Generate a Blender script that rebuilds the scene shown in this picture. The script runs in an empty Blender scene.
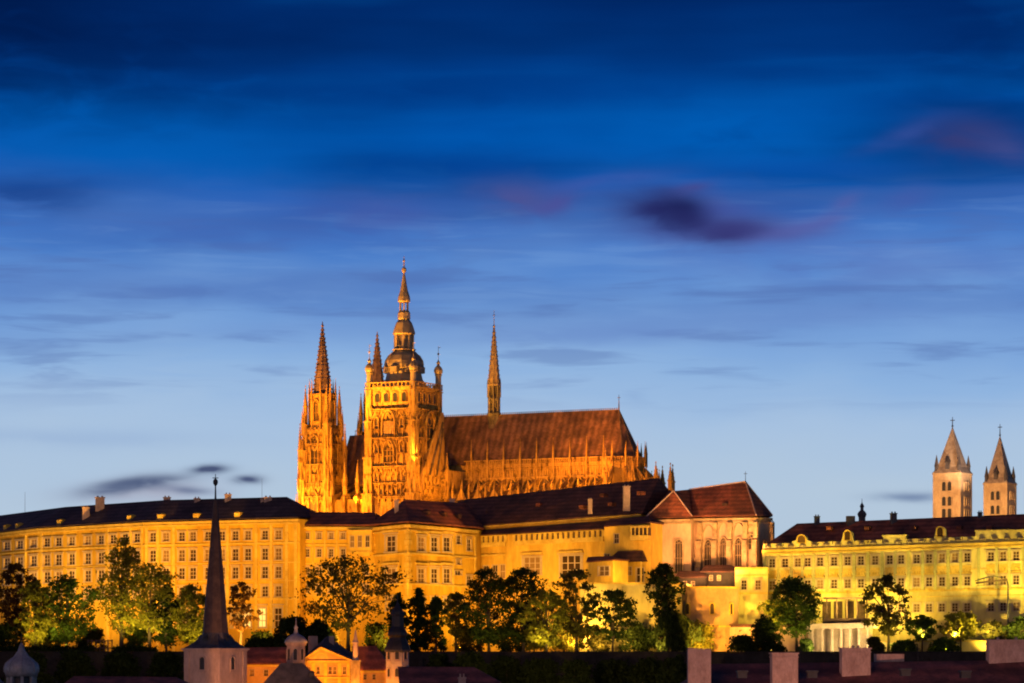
import bpy, math, random
import numpy as np
from mathutils import Vector, Matrix

random.seed(7)
SC = bpy.context.scene
COL = SC.collection
F = 3000.0          # focal length in picture widths/1024; metres per pixel = distance / F
HOR = 650.0         # eye level row

# ------------------------------------------------------------------ camera
cam = bpy.data.cameras.new('camera')
cam.sensor_width = 36.0
cam.lens = 36.0 * F / 1024.0
cam.shift_y = (HOR - 341.5) / 1024.0
cam.clip_start = 1.0
cam.clip_end = 20000.0
camo = bpy.data.objects.new('camera', cam)
camo.rotation_euler = (math.radians(90), 0, 0)
COL.objects.link(camo)
SC.camera = camo

SC.view_settings.view_transform = 'Standard'
SC.view_settings.look = 'None'
SC.view_settings.exposure = 0.0
SC.view_settings.gamma = 1.0
SC.view_settings.use_curve_mapping = False
SC.render.engine = 'CYCLES'
SC.cycles.use_denoising = True
SC.cycles.pixel_filter_type = 'BLACKMAN_HARRIS'
SC.cycles.filter_width = 2.0
SC.cycles.max_bounces = 5
SC.cycles.sample_clamp_indirect = 3.0

# ------------------------------------------------------------------ world: dusk sky
W = bpy.data.worlds.new('World')
SC.world = W
W.use_nodes = True
nt = W.node_tree
nt.nodes.clear()


class NG:
    """small expression helper on a node tree"""
    def __init__(s, nt): s.nt = nt
    def _in(s, sock, v):
        if isinstance(v, bpy.types.NodeSocket): s.nt.links.new(v, sock)
        elif v is not None: sock.default_value = v
    def m(s, op, a, b=None, c=None, clamp=False):
        n = s.nt.nodes.new('ShaderNodeMath'); n.operation = op; n.use_clamp = clamp
        s._in(n.inputs[0], a); s._in(n.inputs[1], b)
        if c is not None: s._in(n.inputs[2], c)
        return n.outputs[0]
    def noise(s, vec, scale=1, detail=4, rough=.55, dist=0.0, dim='3D'):
        n = s.nt.nodes.new('ShaderNodeTexNoise'); n.noise_dimensions = dim
        s._in(n.inputs['Vector'], vec)
        n.inputs['Scale'].default_value = scale; n.inputs['Detail'].default_value = detail
        n.inputs['Roughness'].default_value = rough; n.inputs['Distortion'].default_value = dist
        return n.outputs['Fac']
    def xyz(s, x, y, z):
        n = s.nt.nodes.new('ShaderNodeCombineXYZ')
        s._in(n.inputs[0], x); s._in(n.inputs[1], y); s._in(n.inputs[2], z)
        return n.outputs[0]
    def smooth(s, v, lo, hi, a=0.0, b=1.0):
        n = s.nt.nodes.new('ShaderNodeMapRange'); n.interpolation_type = 'SMOOTHSTEP'
        s._in(n.inputs['Value'], v)
        n.inputs['From Min'].default_value = lo; n.inputs['From Max'].default_value = hi
        n.inputs['To Min'].default_value = a; n.inputs['To Max'].default_value = b
        return n.outputs['Result']
    def mix(s, fac, a, b, blend='MIX'):
        n = s.nt.nodes.new('ShaderNodeMix'); n.data_type = 'RGBA'; n.blend_type = blend
        s._in(n.inputs[0], fac); s._in(n.inputs[6], a); s._in(n.inputs[7], b)
        return n.outputs[2]
    def ramp(s, fac, stops, interp='LINEAR'):
        n = s.nt.nodes.new('ShaderNodeValToRGB'); cr = n.color_ramp; cr.interpolation = interp
        while len(cr.elements) < len(stops): cr.elements.new(0.5)
        for e, (p, c) in zip(cr.elements, stops):
            e.position = p; e.color = (*c, 1)
        s._in(n.inputs[0], fac)
        return n.outputs[0]


def lin(r, g, b):
    f = lambda c: (c/255/12.92) if c/255 <= .04045 else ((c/255+.055)/1.055)**2.4
    return (f(r), f(g), f(b))


def lin4(r, g, b): return (*lin(r, g, b), 1)


g = NG(nt)
tc = nt.nodes.new('ShaderNodeTexCoord')
sp = nt.nodes.new('ShaderNodeSeparateXYZ'); nt.links.new(tc.outputs['Generated'], sp.inputs[0])
dx, dy, dz = sp.outputs
hh = g.m('SQRT', g.m('ADD', g.m('MULTIPLY', dx, dx), g.m('MULTIPLY', dy, dy)))
az = g.m('ARCTAN2', dx, dy)                     # azimuth and tangent of elevation: directions in the world
te = g.m('DIVIDE', dz, g.m('MAXIMUM', hh, 0.001))
sx = g.m('MULTIPLY', az, 30.0)
sy = g.m('MULTIPLY', te, 30.0)
warp = g.noise(g.xyz(g.m('MULTIPLY', sx, .35), g.m('MULTIPLY', sy, .9), 3.3), 1, 3, .5)
syw = g.m('ADD', sy, g.m('MULTIPLY', g.m('SUBTRACT', warp, .5), 1.1))
st = lambda py: (HOR - py) / 100.0 / 12.0
base = g.ramp(g.m('DIVIDE', syw, 12.0, clamp=True), [
    (st(650), lin(184, 199, 213)), (st(500), lin(178, 199, 220)), (st(430), lin(166, 193, 224)),
    (st(370), lin(142, 179, 223)), (st(310), lin(114, 157, 215)), (st(255), lin(76, 127, 202)),
    (st(205), lin(44, 101, 186)), (st(170), lin(10, 90, 178)), (st(125), lin(0, 77, 160)), (st(70), lin(0, 59, 134)),
    (st(10), lin(0, 43, 108)), (st(-60), lin(0, 34, 90)), (st(-400), lin(2, 22, 60))])
# long soft streaks
n1 = g.noise(g.xyz(g.m('MULTIPLY', sx, .17), g.m('MULTIPLY', sy, 1.05), 0.7), 1, 2.5, .45, .15)
n2 = g.noise(g.xyz(g.m('MULTIPLY', sx, .30), g.m('MULTIPLY', sy, 3.2), 9.1), 1, 2.5, .5, .2)
nn = g.m('ADD', g.m('MULTIPLY', n1, .72), g.m('MULTIPLY', n2, .28))
up = g.smooth(sy, 3.6, 5.0)                     # streaks are strongest in the upper sky
dark = g.m('MULTIPLY', g.smooth(nn, .47, .66), g.m('MULTIPLY', up, .55))
c1 = g.mix(dark, base, lin4(0, 34, 92))
lightb = g.m('MULTIPLY', g.smooth(nn, .50, .36), g.m('MULTIPLY', up, .35))
c1 = g.mix(lightb, c1, lin4(0, 98, 188))
# violet-blue veil low in the streaks
veil = g.noise(g.xyz(g.m('MULTIPLY', sx, .22), g.m('MULTIPLY', sy, 1.9), 21.0), 1, 2.5, .5, .2)
vm = g.m('MULTIPLY', g.smooth(veil, .45, .62), g.m('MULTIPLY', g.smooth(sy, 2.7, 3.8), g.smooth(sy, 5.0, 4.1)))
c1 = g.mix(g.m('MULTIPLY', vm, .42), c1, lin4(74, 110, 180))
st2 = g.noise(g.xyz(g.m('MULTIPLY', sx, .55), g.m('MULTIPLY', sy, 5.2), 31.0), 1, 4, .55, .35)
low = g.m('MULTIPLY', g.smooth(sy, 2.2, 3.0), g.smooth(sy, 4.9, 3.9))
c1 = g.mix(g.m('MULTIPLY', g.m('MULTIPLY', g.smooth(st2, .5, .68), low), .40), c1, lin4(78, 104, 168))
c1 = g.mix(g.m('MULTIPLY', g.m('MULTIPLY', g.smooth(st2, .48, .34), low), .20), c1, lin4(128, 170, 224))
wn = g.noise(g.xyz(g.m('MULTIPLY', sx, 1.5), g.m('MULTIPLY', sy, 4.0), 5.0), 1, 3, .5, .5)
wn2 = g.noise(g.xyz(g.m('MULTIPLY', sx, 1.1), g.m('MULTIPLY', sy, 2.6), 15.0), 1, 2, .5)


def blob(c, px, py, rx, ry, col, amt, tilt=0.0, rag=.8):
    """one cloud: an uneven soft patch around a direction"""
    X = g.m('SUBTRACT', sx, (px - 512) / 100.0)
    Y = g.m('SUBTRACT', g.m('SUBTRACT', sy, (HOR - py) / 100.0), g.m('MULTIPLY', X, tilt))
    X = g.m('ADD', X, g.m('MULTIPLY', g.m('SUBTRACT', wn2, .5), rx / 100 * .8))
    Y = g.m('ADD', Y, g.m('MULTIPLY', g.m('SUBTRACT', wn, .5), ry / 100 * 1.2))
    a = g.m('DIVIDE', X, rx / 100.0); b = g.m('DIVIDE', Y, ry / 100.0)
    r2 = g.m('ADD', g.m('MULTIPLY', a, a), g.m('MULTIPLY', b, b))
    e = g.m('EXPONENT', g.m('MULTIPLY', r2, -1.0))
    e = g.m('MULTIPLY', e, g.smooth(wn, .25, .55, 1 - rag * .6, 1.0))
    return g.mix(g.m('MULTIPLY', e, amt, clamp=True), c, col)


c1 = blob(c1, 60, 60, 240, 60, lin4(0, 26, 78), .6)
c1 = blob(c1, -10, 10, 120, 60, lin4(0, 18, 60), .6)
c1 = blob(c1, 1010, 40, 120, 60, lin4(0, 30, 88), .6)
c1 = blob(c1, 380, 90, 240, 18, lin4(0, 46, 118), .45)
c1 = blob(c1, 210, 165, 190, 22, lin4(0, 94, 182), .5)
c1 = blob(c1, 30, 198, 100, 20, lin4(8, 52, 126), .7, .05)
c1 = blob(c1, 430, 165, 130, 14, lin4(0, 60, 142), .7)
c1 = blob(c1, 600, 95, 110, 20, lin4(0, 62, 142), .5)
c1 = blob(c1, 720, 130, 130, 34, lin4(0, 98, 190), .6)
c1 = blob(c1, 480, 130, 90, 26, lin4(0, 92, 186), .4)
c1 = blob(c1, 800, 172, 110, 12, lin4(6, 78, 166), .7)
c1 = blob(c1, 370, 215, 90, 20, lin4(72, 86, 160), .6)
c1 = blob(c1, 200, 235, 160, 20, lin4(58, 96, 176), .5, .02)
c1 = blob(c1, 140, 290, 230, 18, lin4(84, 120, 188), .5, .02)
c1 = blob(c1, 860, 262, 190, 24, lin4(88, 112, 184), .45, -.03)
c1 = blob(c1, 610, 332, 190, 13, lin4(104, 138, 200), .6, .03)
c1 = blob(c1, 300, 330, 200, 10, lin4(108, 144, 204), .35, .03)
c1 = blob(c1, 850, 315, 160, 14, lin4(106, 140, 202), .45)
c1 = blob(c1, 520, 198, 40, 17, lin4(76, 82, 146), .85, -.1)
c1 = blob(c1, 556, 203, 26, 9, lin4(76, 78, 150), .7, .35)
c1 = blob(c1, 600, 182, 60, 7, lin4(66, 88, 168), .5, .12)
c1 = blob(c1, 700, 218, 78, 24, lin4(70, 82, 156), .9, -.08, .3)
c1 = blob(c1, 760, 234, 66, 10, lin4(84, 92, 160), .8, .02, .4)
c1 = blob(c1, 654, 209, 38, 17, lin4(40, 48, 108), 1.0, -.1, .3)
c1 = blob(c1, 680, 211, 26, 15, lin4(26, 32, 84), .95, -.16, .3)
c1 = blob(c1, 690, 222, 36, 12, lin4(36, 40, 96), .9, -.28, .3)
c1 = blob(c1, 730, 233, 24, 9, lin4(44, 44, 100), 1.0, .1, .3)
c1 = blob(c1, 736, 231, 42, 11, lin4(58, 62, 126), .8, .04, .3)
c1 = blob(c1, 690, 190, 20, 6, lin4(70, 72, 138), .8, .2)
c1 = blob(c1, 812, 226, 40, 7, lin4(86, 96, 166), .7, .22)
c1 = blob(c1, 842, 208, 17, 9, lin4(86, 94, 164), .7, .5)
c1 = blob(c1, 905, 203, 24, 12, lin4(70, 90, 166), .55, .2)
c1 = blob(c1, 962, 142, 46, 19, lin4(50, 60, 120), 1.0, -.06, .5)
c1 = blob(c1, 1002, 156, 28, 13, lin4(62, 74, 138), .75, -.25)
c1 = blob(c1, 900, 140, 36, 8, lin4(50, 76, 150), .7, .35)
c1 = blob(c1, 150, 492, 72, 13, lin4(168, 172, 192), .9, .06)
c1 = blob(c1, 120, 488, 34, 7, lin4(92, 106, 138), 1.1, .18, .4)
c1 = blob(c1, 145, 484, 46, 6, lin4(84, 98, 130), 1.2, .12)
c1 = blob(c1, 190, 491, 26, 4, lin4(104, 116, 148), .8, -.06)
c1 = blob(c1, 211, 470, 17, 4.5, lin4(74, 86, 120), 1.2, .05)
c1 = blob(c1, 249, 480, 14, 4.5, lin4(78, 90, 124), 1.1)
c1 = blob(c1, 908, 498, 34, 5, lin4(116, 136, 170), .9)
c1 = blob(c1, 60, 440, 160, 9, lin4(142, 170, 210), .4)

bg = nt.nodes.new('ShaderNodeBackground'); bg.inputs['Strength'].default_value = 1.0
nt.links.new(c1, bg.inputs['Color'])
sky = nt.nodes.new('ShaderNodeTexSky'); sky.sky_type = 'NISHITA'; sky.sun_disc = False
sky.sun_elevation = math.radians(-3.0); sky.sun_rotation = math.radians(205)
bg2 = nt.nodes.new('ShaderNodeBackground'); bg2.inputs['Strength'].default_value = 0.002
nt.links.new(sky.outputs[0], bg2.inputs['Color'])
add = nt.nodes.new('ShaderNodeAddShader')
nt.links.new(bg.outputs[0], add.inputs[0]); nt.links.new(bg2.outputs[0], add.inputs[1])
wo = nt.nodes.new('ShaderNodeOutputWorld'); nt.links.new(add.outputs[0], wo.inputs['Surface'])

# the last glow of the evening behind the viewer
sl = bpy.data.lights.new('evening_glow', 'SUN'); sl.energy = 0.38; sl.angle = math.radians(25)
sl.color = (1.0, .48, .30)
so = bpy.data.objects.new('evening_glow', sl); COL.objects.link(so)
so.rotation_euler = (math.radians(72), 0, math.radians(-25))

# ------------------------------------------------------------------ materials
MATS = {}


def mat(name, c1, c2, scale=.5, rough=.85, bump=.15, stretch=(1, 1, 1), lo=.35, hi=.68, fine=.25, spec=.3, metal=0.0, bscale=3.0):
    if name in MATS: return MATS[name]
    m = bpy.data.materials.new(name); m.use_nodes = True
    t = m.node_tree; G = NG(t); b = t.nodes['Principled BSDF']
    tx = t.nodes.new('ShaderNodeTexCoord'); mp = t.nodes.new('ShaderNodeMapping')
    mp.inputs['Scale'].default_value = stretch
    t.links.new(tx.outputs['Object'], mp.inputs['Vector']); v = mp.outputs[0]
    n = G.noise(v, scale, 6, .6)
    col = G.mix(G.smooth(n, lo, hi), (*c1, 1), (*c2, 1))
    n2 = G.noise(v, scale * 6.3, 4, .65)
    col = G.mix(1.0, col, G.ramp(n2, [(.25, (1 - fine,) * 3), (.75, (1 + fine * .3,) * 3)]), 'MULTIPLY')
    t.links.new(col, b.inputs['Base Color'])
    b.inputs['Roughness'].default_value = rough
    b.inputs['Specular IOR Level'].default_value = spec
    b.inputs['Metallic'].default_value = metal
    if bump:
        bm = t.nodes.new('ShaderNodeBump'); bm.inputs['Strength'].default_value = bump; bm.inputs['Distance'].default_value = .3
        t.links.new(G.noise(v, bscale, 5, .6), bm.inputs['Height']); t.links.new(bm.outputs[0], b.inputs['Normal'])
    MATS[name] = m
    return m


def roofmat(name, c1, c2, scale=.35, rows=2.6, seam=None):
    """clay tiles: courses as fine bands with patchy colour"""
    if name in MATS: return MATS[name]
    m = mat(name, c1, c2, scale, .8, 0, (1, 1, 1), .3, .7, .45)
    t = m.node_tree; G = NG(t); b = t.nodes['Principled BSDF']
    tx = t.nodes.new('ShaderNodeTexCoord')
    w = t.nodes.new('ShaderNodeTexWave'); w.bands_direction = 'Z'; w.inputs['Scale'].default_value = rows
    w.inputs['Distortion'].default_value = 1.2; w.inputs['Detail'].default_value = 2
    t.links.new(tx.outputs['Object'], w.inputs['Vector'])
    # laid courses and repaired patches, seen from afar as faint bands and blocks of another batch of tiles
    old = b.inputs['Base Color'].links[0].from_socket
    vo = t.nodes.new('ShaderNodeTexVoronoi'); vo.inputs['Scale'].default_value = .16; vo.distance = 'CHEBYCHEV'
    t.links.new(tx.outputs['Object'], vo.inputs['Vector'])
    w2 = t.nodes.new('ShaderNodeTexWave'); w2.bands_direction = seam or 'Z'; w2.inputs['Scale'].default_value = .13 if seam else .26
    w2.inputs['Distortion'].default_value = .5; t.links.new(tx.outputs['Object'], w2.inputs['Vector'])
    sv = t.nodes.new('ShaderNodeSeparateColor'); t.links.new(vo.outputs['Color'], sv.inputs[0])
    k1 = G.m('MULTIPLY_ADD', sv.outputs[0], .45, .72); k2 = G.m('MULTIPLY_ADD', w2.outputs['Fac'], .45, .72)
    kk = G.m('MULTIPLY', k1, k2)
    t.links.new(G.mix(1.0, old, G.xyz(kk, kk, kk), 'MULTIPLY'), b.inputs['Base Color'])
    bm = t.nodes.new('ShaderNodeBump'); bm.inputs['Strength'].default_value = .5; bm.inputs['Distance'].default_value = .12
    nz = G.noise(tx.outputs['Object'], 4.5, 3, .7)
    t.links.new(G.m('ADD', w.outputs['Fac'], nz), bm.inputs['Height']); t.links.new(bm.outputs[0], b.inputs['Normal'])
    return m


def glassmat(name, c1, c2, rough=.45):
    """old window panes; how far a curtain or blind fills them differs from window to window"""
    if name in MATS: return MATS[name]
    m = bpy.data.materials.new(name); m.use_nodes = True
    t = m.node_tree; G = NG(t); b = t.nodes['Principled BSDF']
    oi = t.nodes.new('ShaderNodeObjectInfo')
    t.links.new(G.ramp(oi.outputs['Random'], [(.0, c1), (.55, c1), (.8, c2), (1, tuple(x * 1.5 for x in c2))]), b.inputs['Base Color'])
    b.inputs['Roughness'].default_value = rough; b.inputs['Specular IOR Level'].default_value = .04
    MATS[name] = m
    return m


def leafmat(name, c1, c2, trans=.4):
    if name in MATS: return MATS[name]
    m = bpy.data.materials.new(name); m.use_nodes = True
    t = m.node_tree; G = NG(t); t.nodes.remove(t.nodes['Principled BSDF'])
    ge = t.nodes.new('ShaderNodeNewGeometry')
    col = G.mix(ge.outputs['Random Per Island'], (*c1, 1), (*c2, 1))
    d = t.nodes.new('ShaderNodeBsdfDiffuse'); tr = t.nodes.new('ShaderNodeBsdfTranslucent'); mx = t.nodes.new('ShaderNodeMixShader')
    t.links.new(col, d.inputs['Color']); t.links.new(col, tr.inputs['Color'])
    mx.inputs[0].default_value = trans
    t.links.new(d.outputs[0], mx.inputs[1]); t.links.new(tr.outputs[0], mx.inputs[2])
    t.links.new(mx.outputs[0], t.nodes['Material Output'].inputs['Surface'])
    MATS[name] = m
    return m


M_OCHRE = mat('ochre plaster', (.65, .40, .035), (.42, .22, .018), .10, .9, .1, (1, 1, .3), .38, .72, .3, spec=.06)
M_CREAM = mat('cream plaster', (.68, .44, .06), (.46, .26, .03), .12, .9, .1, (1, 1, .3), .38, .72, .3, spec=.06)
M_TRIM = mat('pale stone trim', (.68, .47, .085), (.52, .34, .05), .4, .85, .1, spec=.06)
M_YELLOW = mat('pale yellow plaster', (.63, .53, .17), (.45, .35, .09), .12, .9, .08, (1, 1, .3), .40, .75, .3, spec=.06)
M_LESENE = mat('green grey plaster strips', (.46, .44, .15), (.38, .36, .11), .3, .9, .08, spec=.06)
M_PINK = mat('pale rose plaster', (.58, .38, .22), (.46, .29, .16), .15, .9, .08, (1, 1, .4), spec=.06)
M_STONE = mat('sooty sandstone', (.52, .31, .075), (.085, .04, .014), .75, .9, .3, (1.6, 1.6, .35), .46, .70, .6, bscale=2.2, spec=.06)
M_PALE = mat('pale limestone', (.70, .60, .42), (.52, .43, .28), .4, .85, .1)
M_LIT = bpy.data.materials.new('lit window'); M_LIT.use_nodes = True
_e = M_LIT.node_tree.nodes['Principled BSDF']; _e.inputs['Base Color'].default_value = (.5, .4, .2, 1); _e.inputs['Emission Color'].default_value = (1, .62, .16, 1); _e.inputs['Emission Strength'].default_value = 1.1
M_TRIMA = mat('weathered sandstone trim', (.50, .34, .17), (.28, .18, .09), .5, .9, .3, spec=.06)
M_STONED = mat('dark sandstone', (.26, .19, .12), (.07, .05, .035), .3, .9, .5, (1, 1, .5), .3, .65, .6, bscale=1.6)
M_COPPER = mat('patinated copper', (.34, .25, .12), (.18, .13, .07), .5, .45, .15, (1, 1, .5), metal=.0, spec=.5)
M_GILT = mat('gilded mosaic', (.62, .40, .10), (.30, .17, .05), 1.4, .5, 0, spec=.5)
M_ROOFC = roofmat('cathedral roof slate', (.32, .16, .075), (.12, .065, .04), .22, 1.3, 'X')
M_ROOFD = roofmat('dark brown tiles', (.15, .058, .036), (.055, .028, .024), .2)
M_ROOFR = roofmat('red brown tiles', (.30, .088, .042), (.13, .045, .028), .3)
M_ROOFV = roofmat('violet grey tiles', (.09, .056, .058), (.045, .03, .036), .15)
M_ROOFF = roofmat('old town tiles', (.34, .10, .07), (.14, .05, .04), .6, 6)
M_ROOFP = roofmat('patched brown tiles', (.34, .10, .055), (.06, .03, .025), .13)
M_DARKCAP = mat('blackened copper', (.035, .03, .03), (.02, .018, .018), .8, .5, .1)
M_SLATE = mat('grey slate', (.075, .07, .078), (.035, .035, .04), .8, .6, .2)
M_SPIRE = mat('brown shingles', (.085, .055, .045), (.045, .03, .028), .9, .7, .4, (1, 1, 1), bscale=6)
M_GREYDOME = mat('grey metal sheet', (.30, .28, .29), (.18, .17, .18), .9, .45, .1, spec=.5)
M_IRON = mat('dark iron', (.03, .03, .032), (.02, .02, .02), 2, .5, 0)
M_WOOD = mat('dark timber', (.10, .06, .035), (.05, .03, .02), 1.2, .8, .2)
M_FRAME = mat('pale window paint', (.52, .40, .22), (.42, .31, .16), 1, .7, 0)
M_PANE = glassmat('window pane', (.055, .03, .012), (.17, .10, .035))
M_LEAD = glassmat('leaded church glass', (.05, .035, .022), (.09, .06, .035), .35)
M_CHIM = mat('rendered chimney', (.47, .32, .26), (.31, .20, .16), .9, .9, .4, (1, 1, .5), .35, .75, .35)
M_BARK = mat('tree bark', (.055, .04, .028), (.03, .022, .016), 1.5, .9, .5)
M_EARTH = mat('dark earth and turf', (.035, .035, .018), (.02, .018, .012), .2, 1, .3)
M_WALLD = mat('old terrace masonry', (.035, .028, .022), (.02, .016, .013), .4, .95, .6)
M_LEAFG = leafmat('green leaves', (.035, .065, .012), (.07, .11, .02))
M_LEAFY = leafmat('yellow green leaves', (.11, .11, .012), (.19, .18, .025), .45)
M_LEAFD = leafmat('dark green leaves', (.012, .02, .006), (.03, .045, .012), .25)
M_LEAFO = leafmat('olive leaves', (.05, .05, .014), (.09, .08, .02), .4)
M_LEAFB = leafmat('russet leaves', (.07, .035, .012), (.10, .055, .02), .35)

# ------------------------------------------------------------------ helpers
ORG = {}


def P(px, py, Y): return Vector(((px - 512) * Y / F, Y, (HOR - py) * Y / F))


def tag(o, label=None, cat=None, group=None, kind=None):
    if label: o['label'] = label
    if cat: o['category'] = cat
    if group: o['group'] = group
    if kind: o['kind'] = kind
    return o


def thing(name, label, cat, loc, group=None, rz=0.0):
    o = bpy.data.objects.new(name, None); o.empty_display_size = 1
    o.location = loc; o.rotation_euler = (0, 0, rz); COL.objects.link(o)
    ORG[o] = Vector(loc) if not rz else Vector((0, 0, loc[2]))   # turned things: their meshes are in the thing's own axes
    return tag(o, label, cat, group)


class MB:
    def __init__(s): s.v = []; s.f = []
    def add(s, vs, fs):
        o = len(s.v); s.v.extend([tuple(p) for p in vs]); s.f.extend([tuple(i + o for i in f) for f in fs]); return s
    def quad(s, a, b, c, d): return s.add([a, b, c, d], [(0, 1, 2, 3)])
    def tri(s, a, b, c): return s.add([a, b, c], [(0, 1, 2)])
    def box(s, c, size, rz=0.0, taper=1.0):
        """box standing on z=c.z, size (x, y, z)"""
        hx, hy, h = size[0] / 2, size[1] / 2, size[2]
        ca, sa = math.cos(rz), math.sin(rz)
        vs = []
        for z, k in ((0, 1), (h, taper)):
            for x, y in ((-hx, -hy), (hx, -hy), (hx, hy), (-hx, hy)):
                x *= k; y *= k
                vs.append((c[0] + x * ca - y * sa, c[1] + x * sa + y * ca, c[2] + z))
        return s.add(vs, [(3, 2, 1, 0), (4, 5, 6, 7), (0, 1, 5, 4), (1, 2, 6, 5), (2, 3, 7, 6), (3, 0, 4, 7)])
    def hexa(s, p):  # 8 points: bottom ring, top ring
        return s.add(p, [(3, 2, 1, 0), (4, 5, 6, 7), (0, 1, 5, 4), (1, 2, 6, 5), (2, 3, 7, 6), (3, 0, 4, 7)])
    def lathe(s, c, prof, n=8, rot=0.0, sx=1.0):
        vs = []; fs = []
        for r, z in prof:
            for k in range(n):
                a = rot + 2 * math.pi * k / n
                vs.append((c[0] + r * math.cos(a), c[1] + r * math.sin(a), c[2] + z))
        for i in range(len(prof) - 1):
            for k in range(n):
                k2 = (k + 1) % n
                fs.append((i * n + k, i * n + k2, (i + 1) * n + k2, (i + 1) * n + k))
        fs.append(tuple(reversed(range(n)))); fs.append(tuple((len(prof) - 1) * n + k for k in range(n)))
        return s.add(vs, fs)
    def tube(s, pts, rad, n=6):
        pts = [Vector(p) for p in pts]; vs = []; fs = []
        for i, p in enumerate(pts):
            d = (pts[min(i + 1, len(pts) - 1)] - pts[max(i - 1, 0)]).normalized()
            a = d.orthogonal().normalized(); b = d.cross(a)
            for k in range(n):
                t = 2 * math.pi * k / n
                vs.append(p + (a * math.cos(t) + b * math.sin(t)) * rad[i])
        for i in range(len(pts) - 1):
            for k in range(n):
                k2 = (k + 1) % n
                fs.append((i * n + k, i * n + k2, (i + 1) * n + k2, (i + 1) * n + k))
        fs.append(tuple(reversed(range(n)))); fs.append(tuple((len(pts) - 1) * n + k for k in range(n)))
        return s.add(vs, fs)
    def bar(s, a, b, w, d=None):
        """square bar from a to b"""
        a, b = Vector(a), Vector(b); t = (b - a).normalized()
        u = t.cross(Vector((0, 0, 1)))
        u = Vector((1, 0, 0)) if u.length < 1e-4 else u.normalized()
        v = t.cross(u).normalized(); d = d or w
        q = lambda p: [p - u * w / 2 - v * d / 2, p + u * w / 2 - v * d / 2, p + u * w / 2 + v * d / 2, p - u * w / 2 + v * d / 2]
        return s.hexa(q(a) + q(b))
    def pinnacle(s, c, w, hs, hp, crock=True, rz=0.0):
        """slim stone shaft with a steep cap, little gables and crockets"""
        s.box(c, (w, w, hs), rz)
        s.box((c[0], c[1], c[2] + hs), (w * 1.25, w * 1.25, w * .35), rz)
        z = c[2] + hs + w * .35
        s.box((c[0], c[1], z), (w * .95, w * .95, hp), rz, .06)
        s.box((c[0], c[1], z + hp), (w * .32, w * .32, w * .5), rz + .785, .5)
        if crock:
            n = max(2, int(hp / (w * .9)))
            for i in range(1, n):
                k = 1 - i / n * .94
                s.box((c[0], c[1], z + hp * i / n), (w * (k * .95 + .22), w * (k * .95 + .22), w * .2), rz, .75)
        return s
    def build(s, name, m, parent=None, local=False, smooth=False):
        me = bpy.data.meshes.new(name)
        o = Vector((0, 0, 0)) if (local or parent is None) else ORG[parent]
        me.from_pydata([(v[0] - o.x, v[1] - o.y, v[2] - o.z) for v in s.v], [], s.f)
        me.materials.append(m); me.validate(); me.update()
        if smooth: me.shade_smooth()
        ob = bpy.data.objects.new(name, me); COL.objects.link(ob)
        if parent: ob.parent = parent
        ORG[ob] = o
        return ob


def inst(name, mesh, loc, rz, scale, parent):
    """one more object on a shared mesh; loc is in world terms"""
    ob = bpy.data.objects.new(name, mesh); COL.objects.link(ob)
    ob.parent = parent
    o = ORG[parent] if parent in ORG else Vector((0, 0, 0))
    ob.location = (loc[0] - o.x, loc[1] - o.y, loc[2] - o.z); ob.rotation_euler = (0, 0, rz); ob.scale = scale
    return ob


def mesh_of(mb, name, m):
    me = bpy.data.meshes.new(name); me.from_pydata(mb.v, [], mb.f); me.materials.append(m); me.validate(); me.update(); return me


# window kit: unit wide and unit tall, centre at the origin, outside towards -y
def rect_frame(nx, ny, sur=.20, mun=.065, hood=True):
    m = MB()
    y0, y1 = -.14, .40
    def b(x0, x1, z0, z1, a=y0, c=y1): m.hexa([(x0, a, z0), (x1, a, z0), (x1, c, z0), (x0, c, z0), (x0, a, z1), (x1, a, z1), (x1, c, z1), (x0, c, z1)])
    b(-.5 - sur, -.503, -.5, .5, y0, -.003); b(.503, .5 + sur, -.5, .5, y0, -.003)
    b(-.5 - sur, .5 + sur, .503, .5 + sur * .55, y0, -.003)
    b(-.5 - sur * 1.3, .5 + sur * 1.3, -.5 - sur * .5, -.503, -.30, -.003)
    if hood: b(-.5 - sur * 1.6, .5 + sur * 1.6, .5 + sur * .85, .5 + sur * 1.25, -.34, -.003)
    for i in range(1, nx): x = -.5 + i / nx; b(x - mun / 2, x + mun / 2, -.498, .498, .16, .24)
    for i in range(1, ny): z = -.5 + i / ny; b(-.498, .498, z - mun * .35, z + mun * .35, .165, .235)
    b(-.498, -.44, -.498, .498, .16, .24); b(.44, .498, -.498, .498, .16, .24)
    return mesh_of(m, 'window_frame', M_FRAME)


pm = MB(); pm.hexa([(-.499, .245, -.499), (.499, .245, -.499), (.499, .33, -.499), (-.499, .33, -.499), (-.499, .245, .499), (.499, .245, .499), (.499, .33, .499), (-.499, .33, .499)])
PANE_ME = mesh_of(pm, 'window_pane', M_PANE)
LIT_ME = mesh_of(pm, 'window_pane', M_LIT)
FR_22 = rect_frame(2, 3); FR_P = rect_frame(2, 2, .12, .08, False); FR_BIG = rect_frame(3, 3, .10, .055)


def arch_pts(w, h, pointed=True, n=8):
    """outline of an arched opening, width w, height h, bottom centre at the origin (x, z)"""
    pts = [(-w / 2, 0)]
    if pointed:
        zs = max(h - w * .95, h * .35); R = h - zs
        for i in range(n + 1):
            t = i / n; pts.append((-w / 2 + w / 2 * (1 - math.cos(t * math.pi / 2)) ** .95, zs + R * math.sin(t * math.pi / 2) ** 1.05))
        right = [(-x, z) for x, z in reversed(pts[:-1])]
        return pts + right
    zs = h - w / 2
    for i in range(2 * n + 1):
        a = math.pi - i / (2 * n) * math.pi; pts.append((w / 2 * math.cos(a), zs + w / 2 * math.sin(a)))
    return pts + [(w / 2, 0)]


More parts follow.
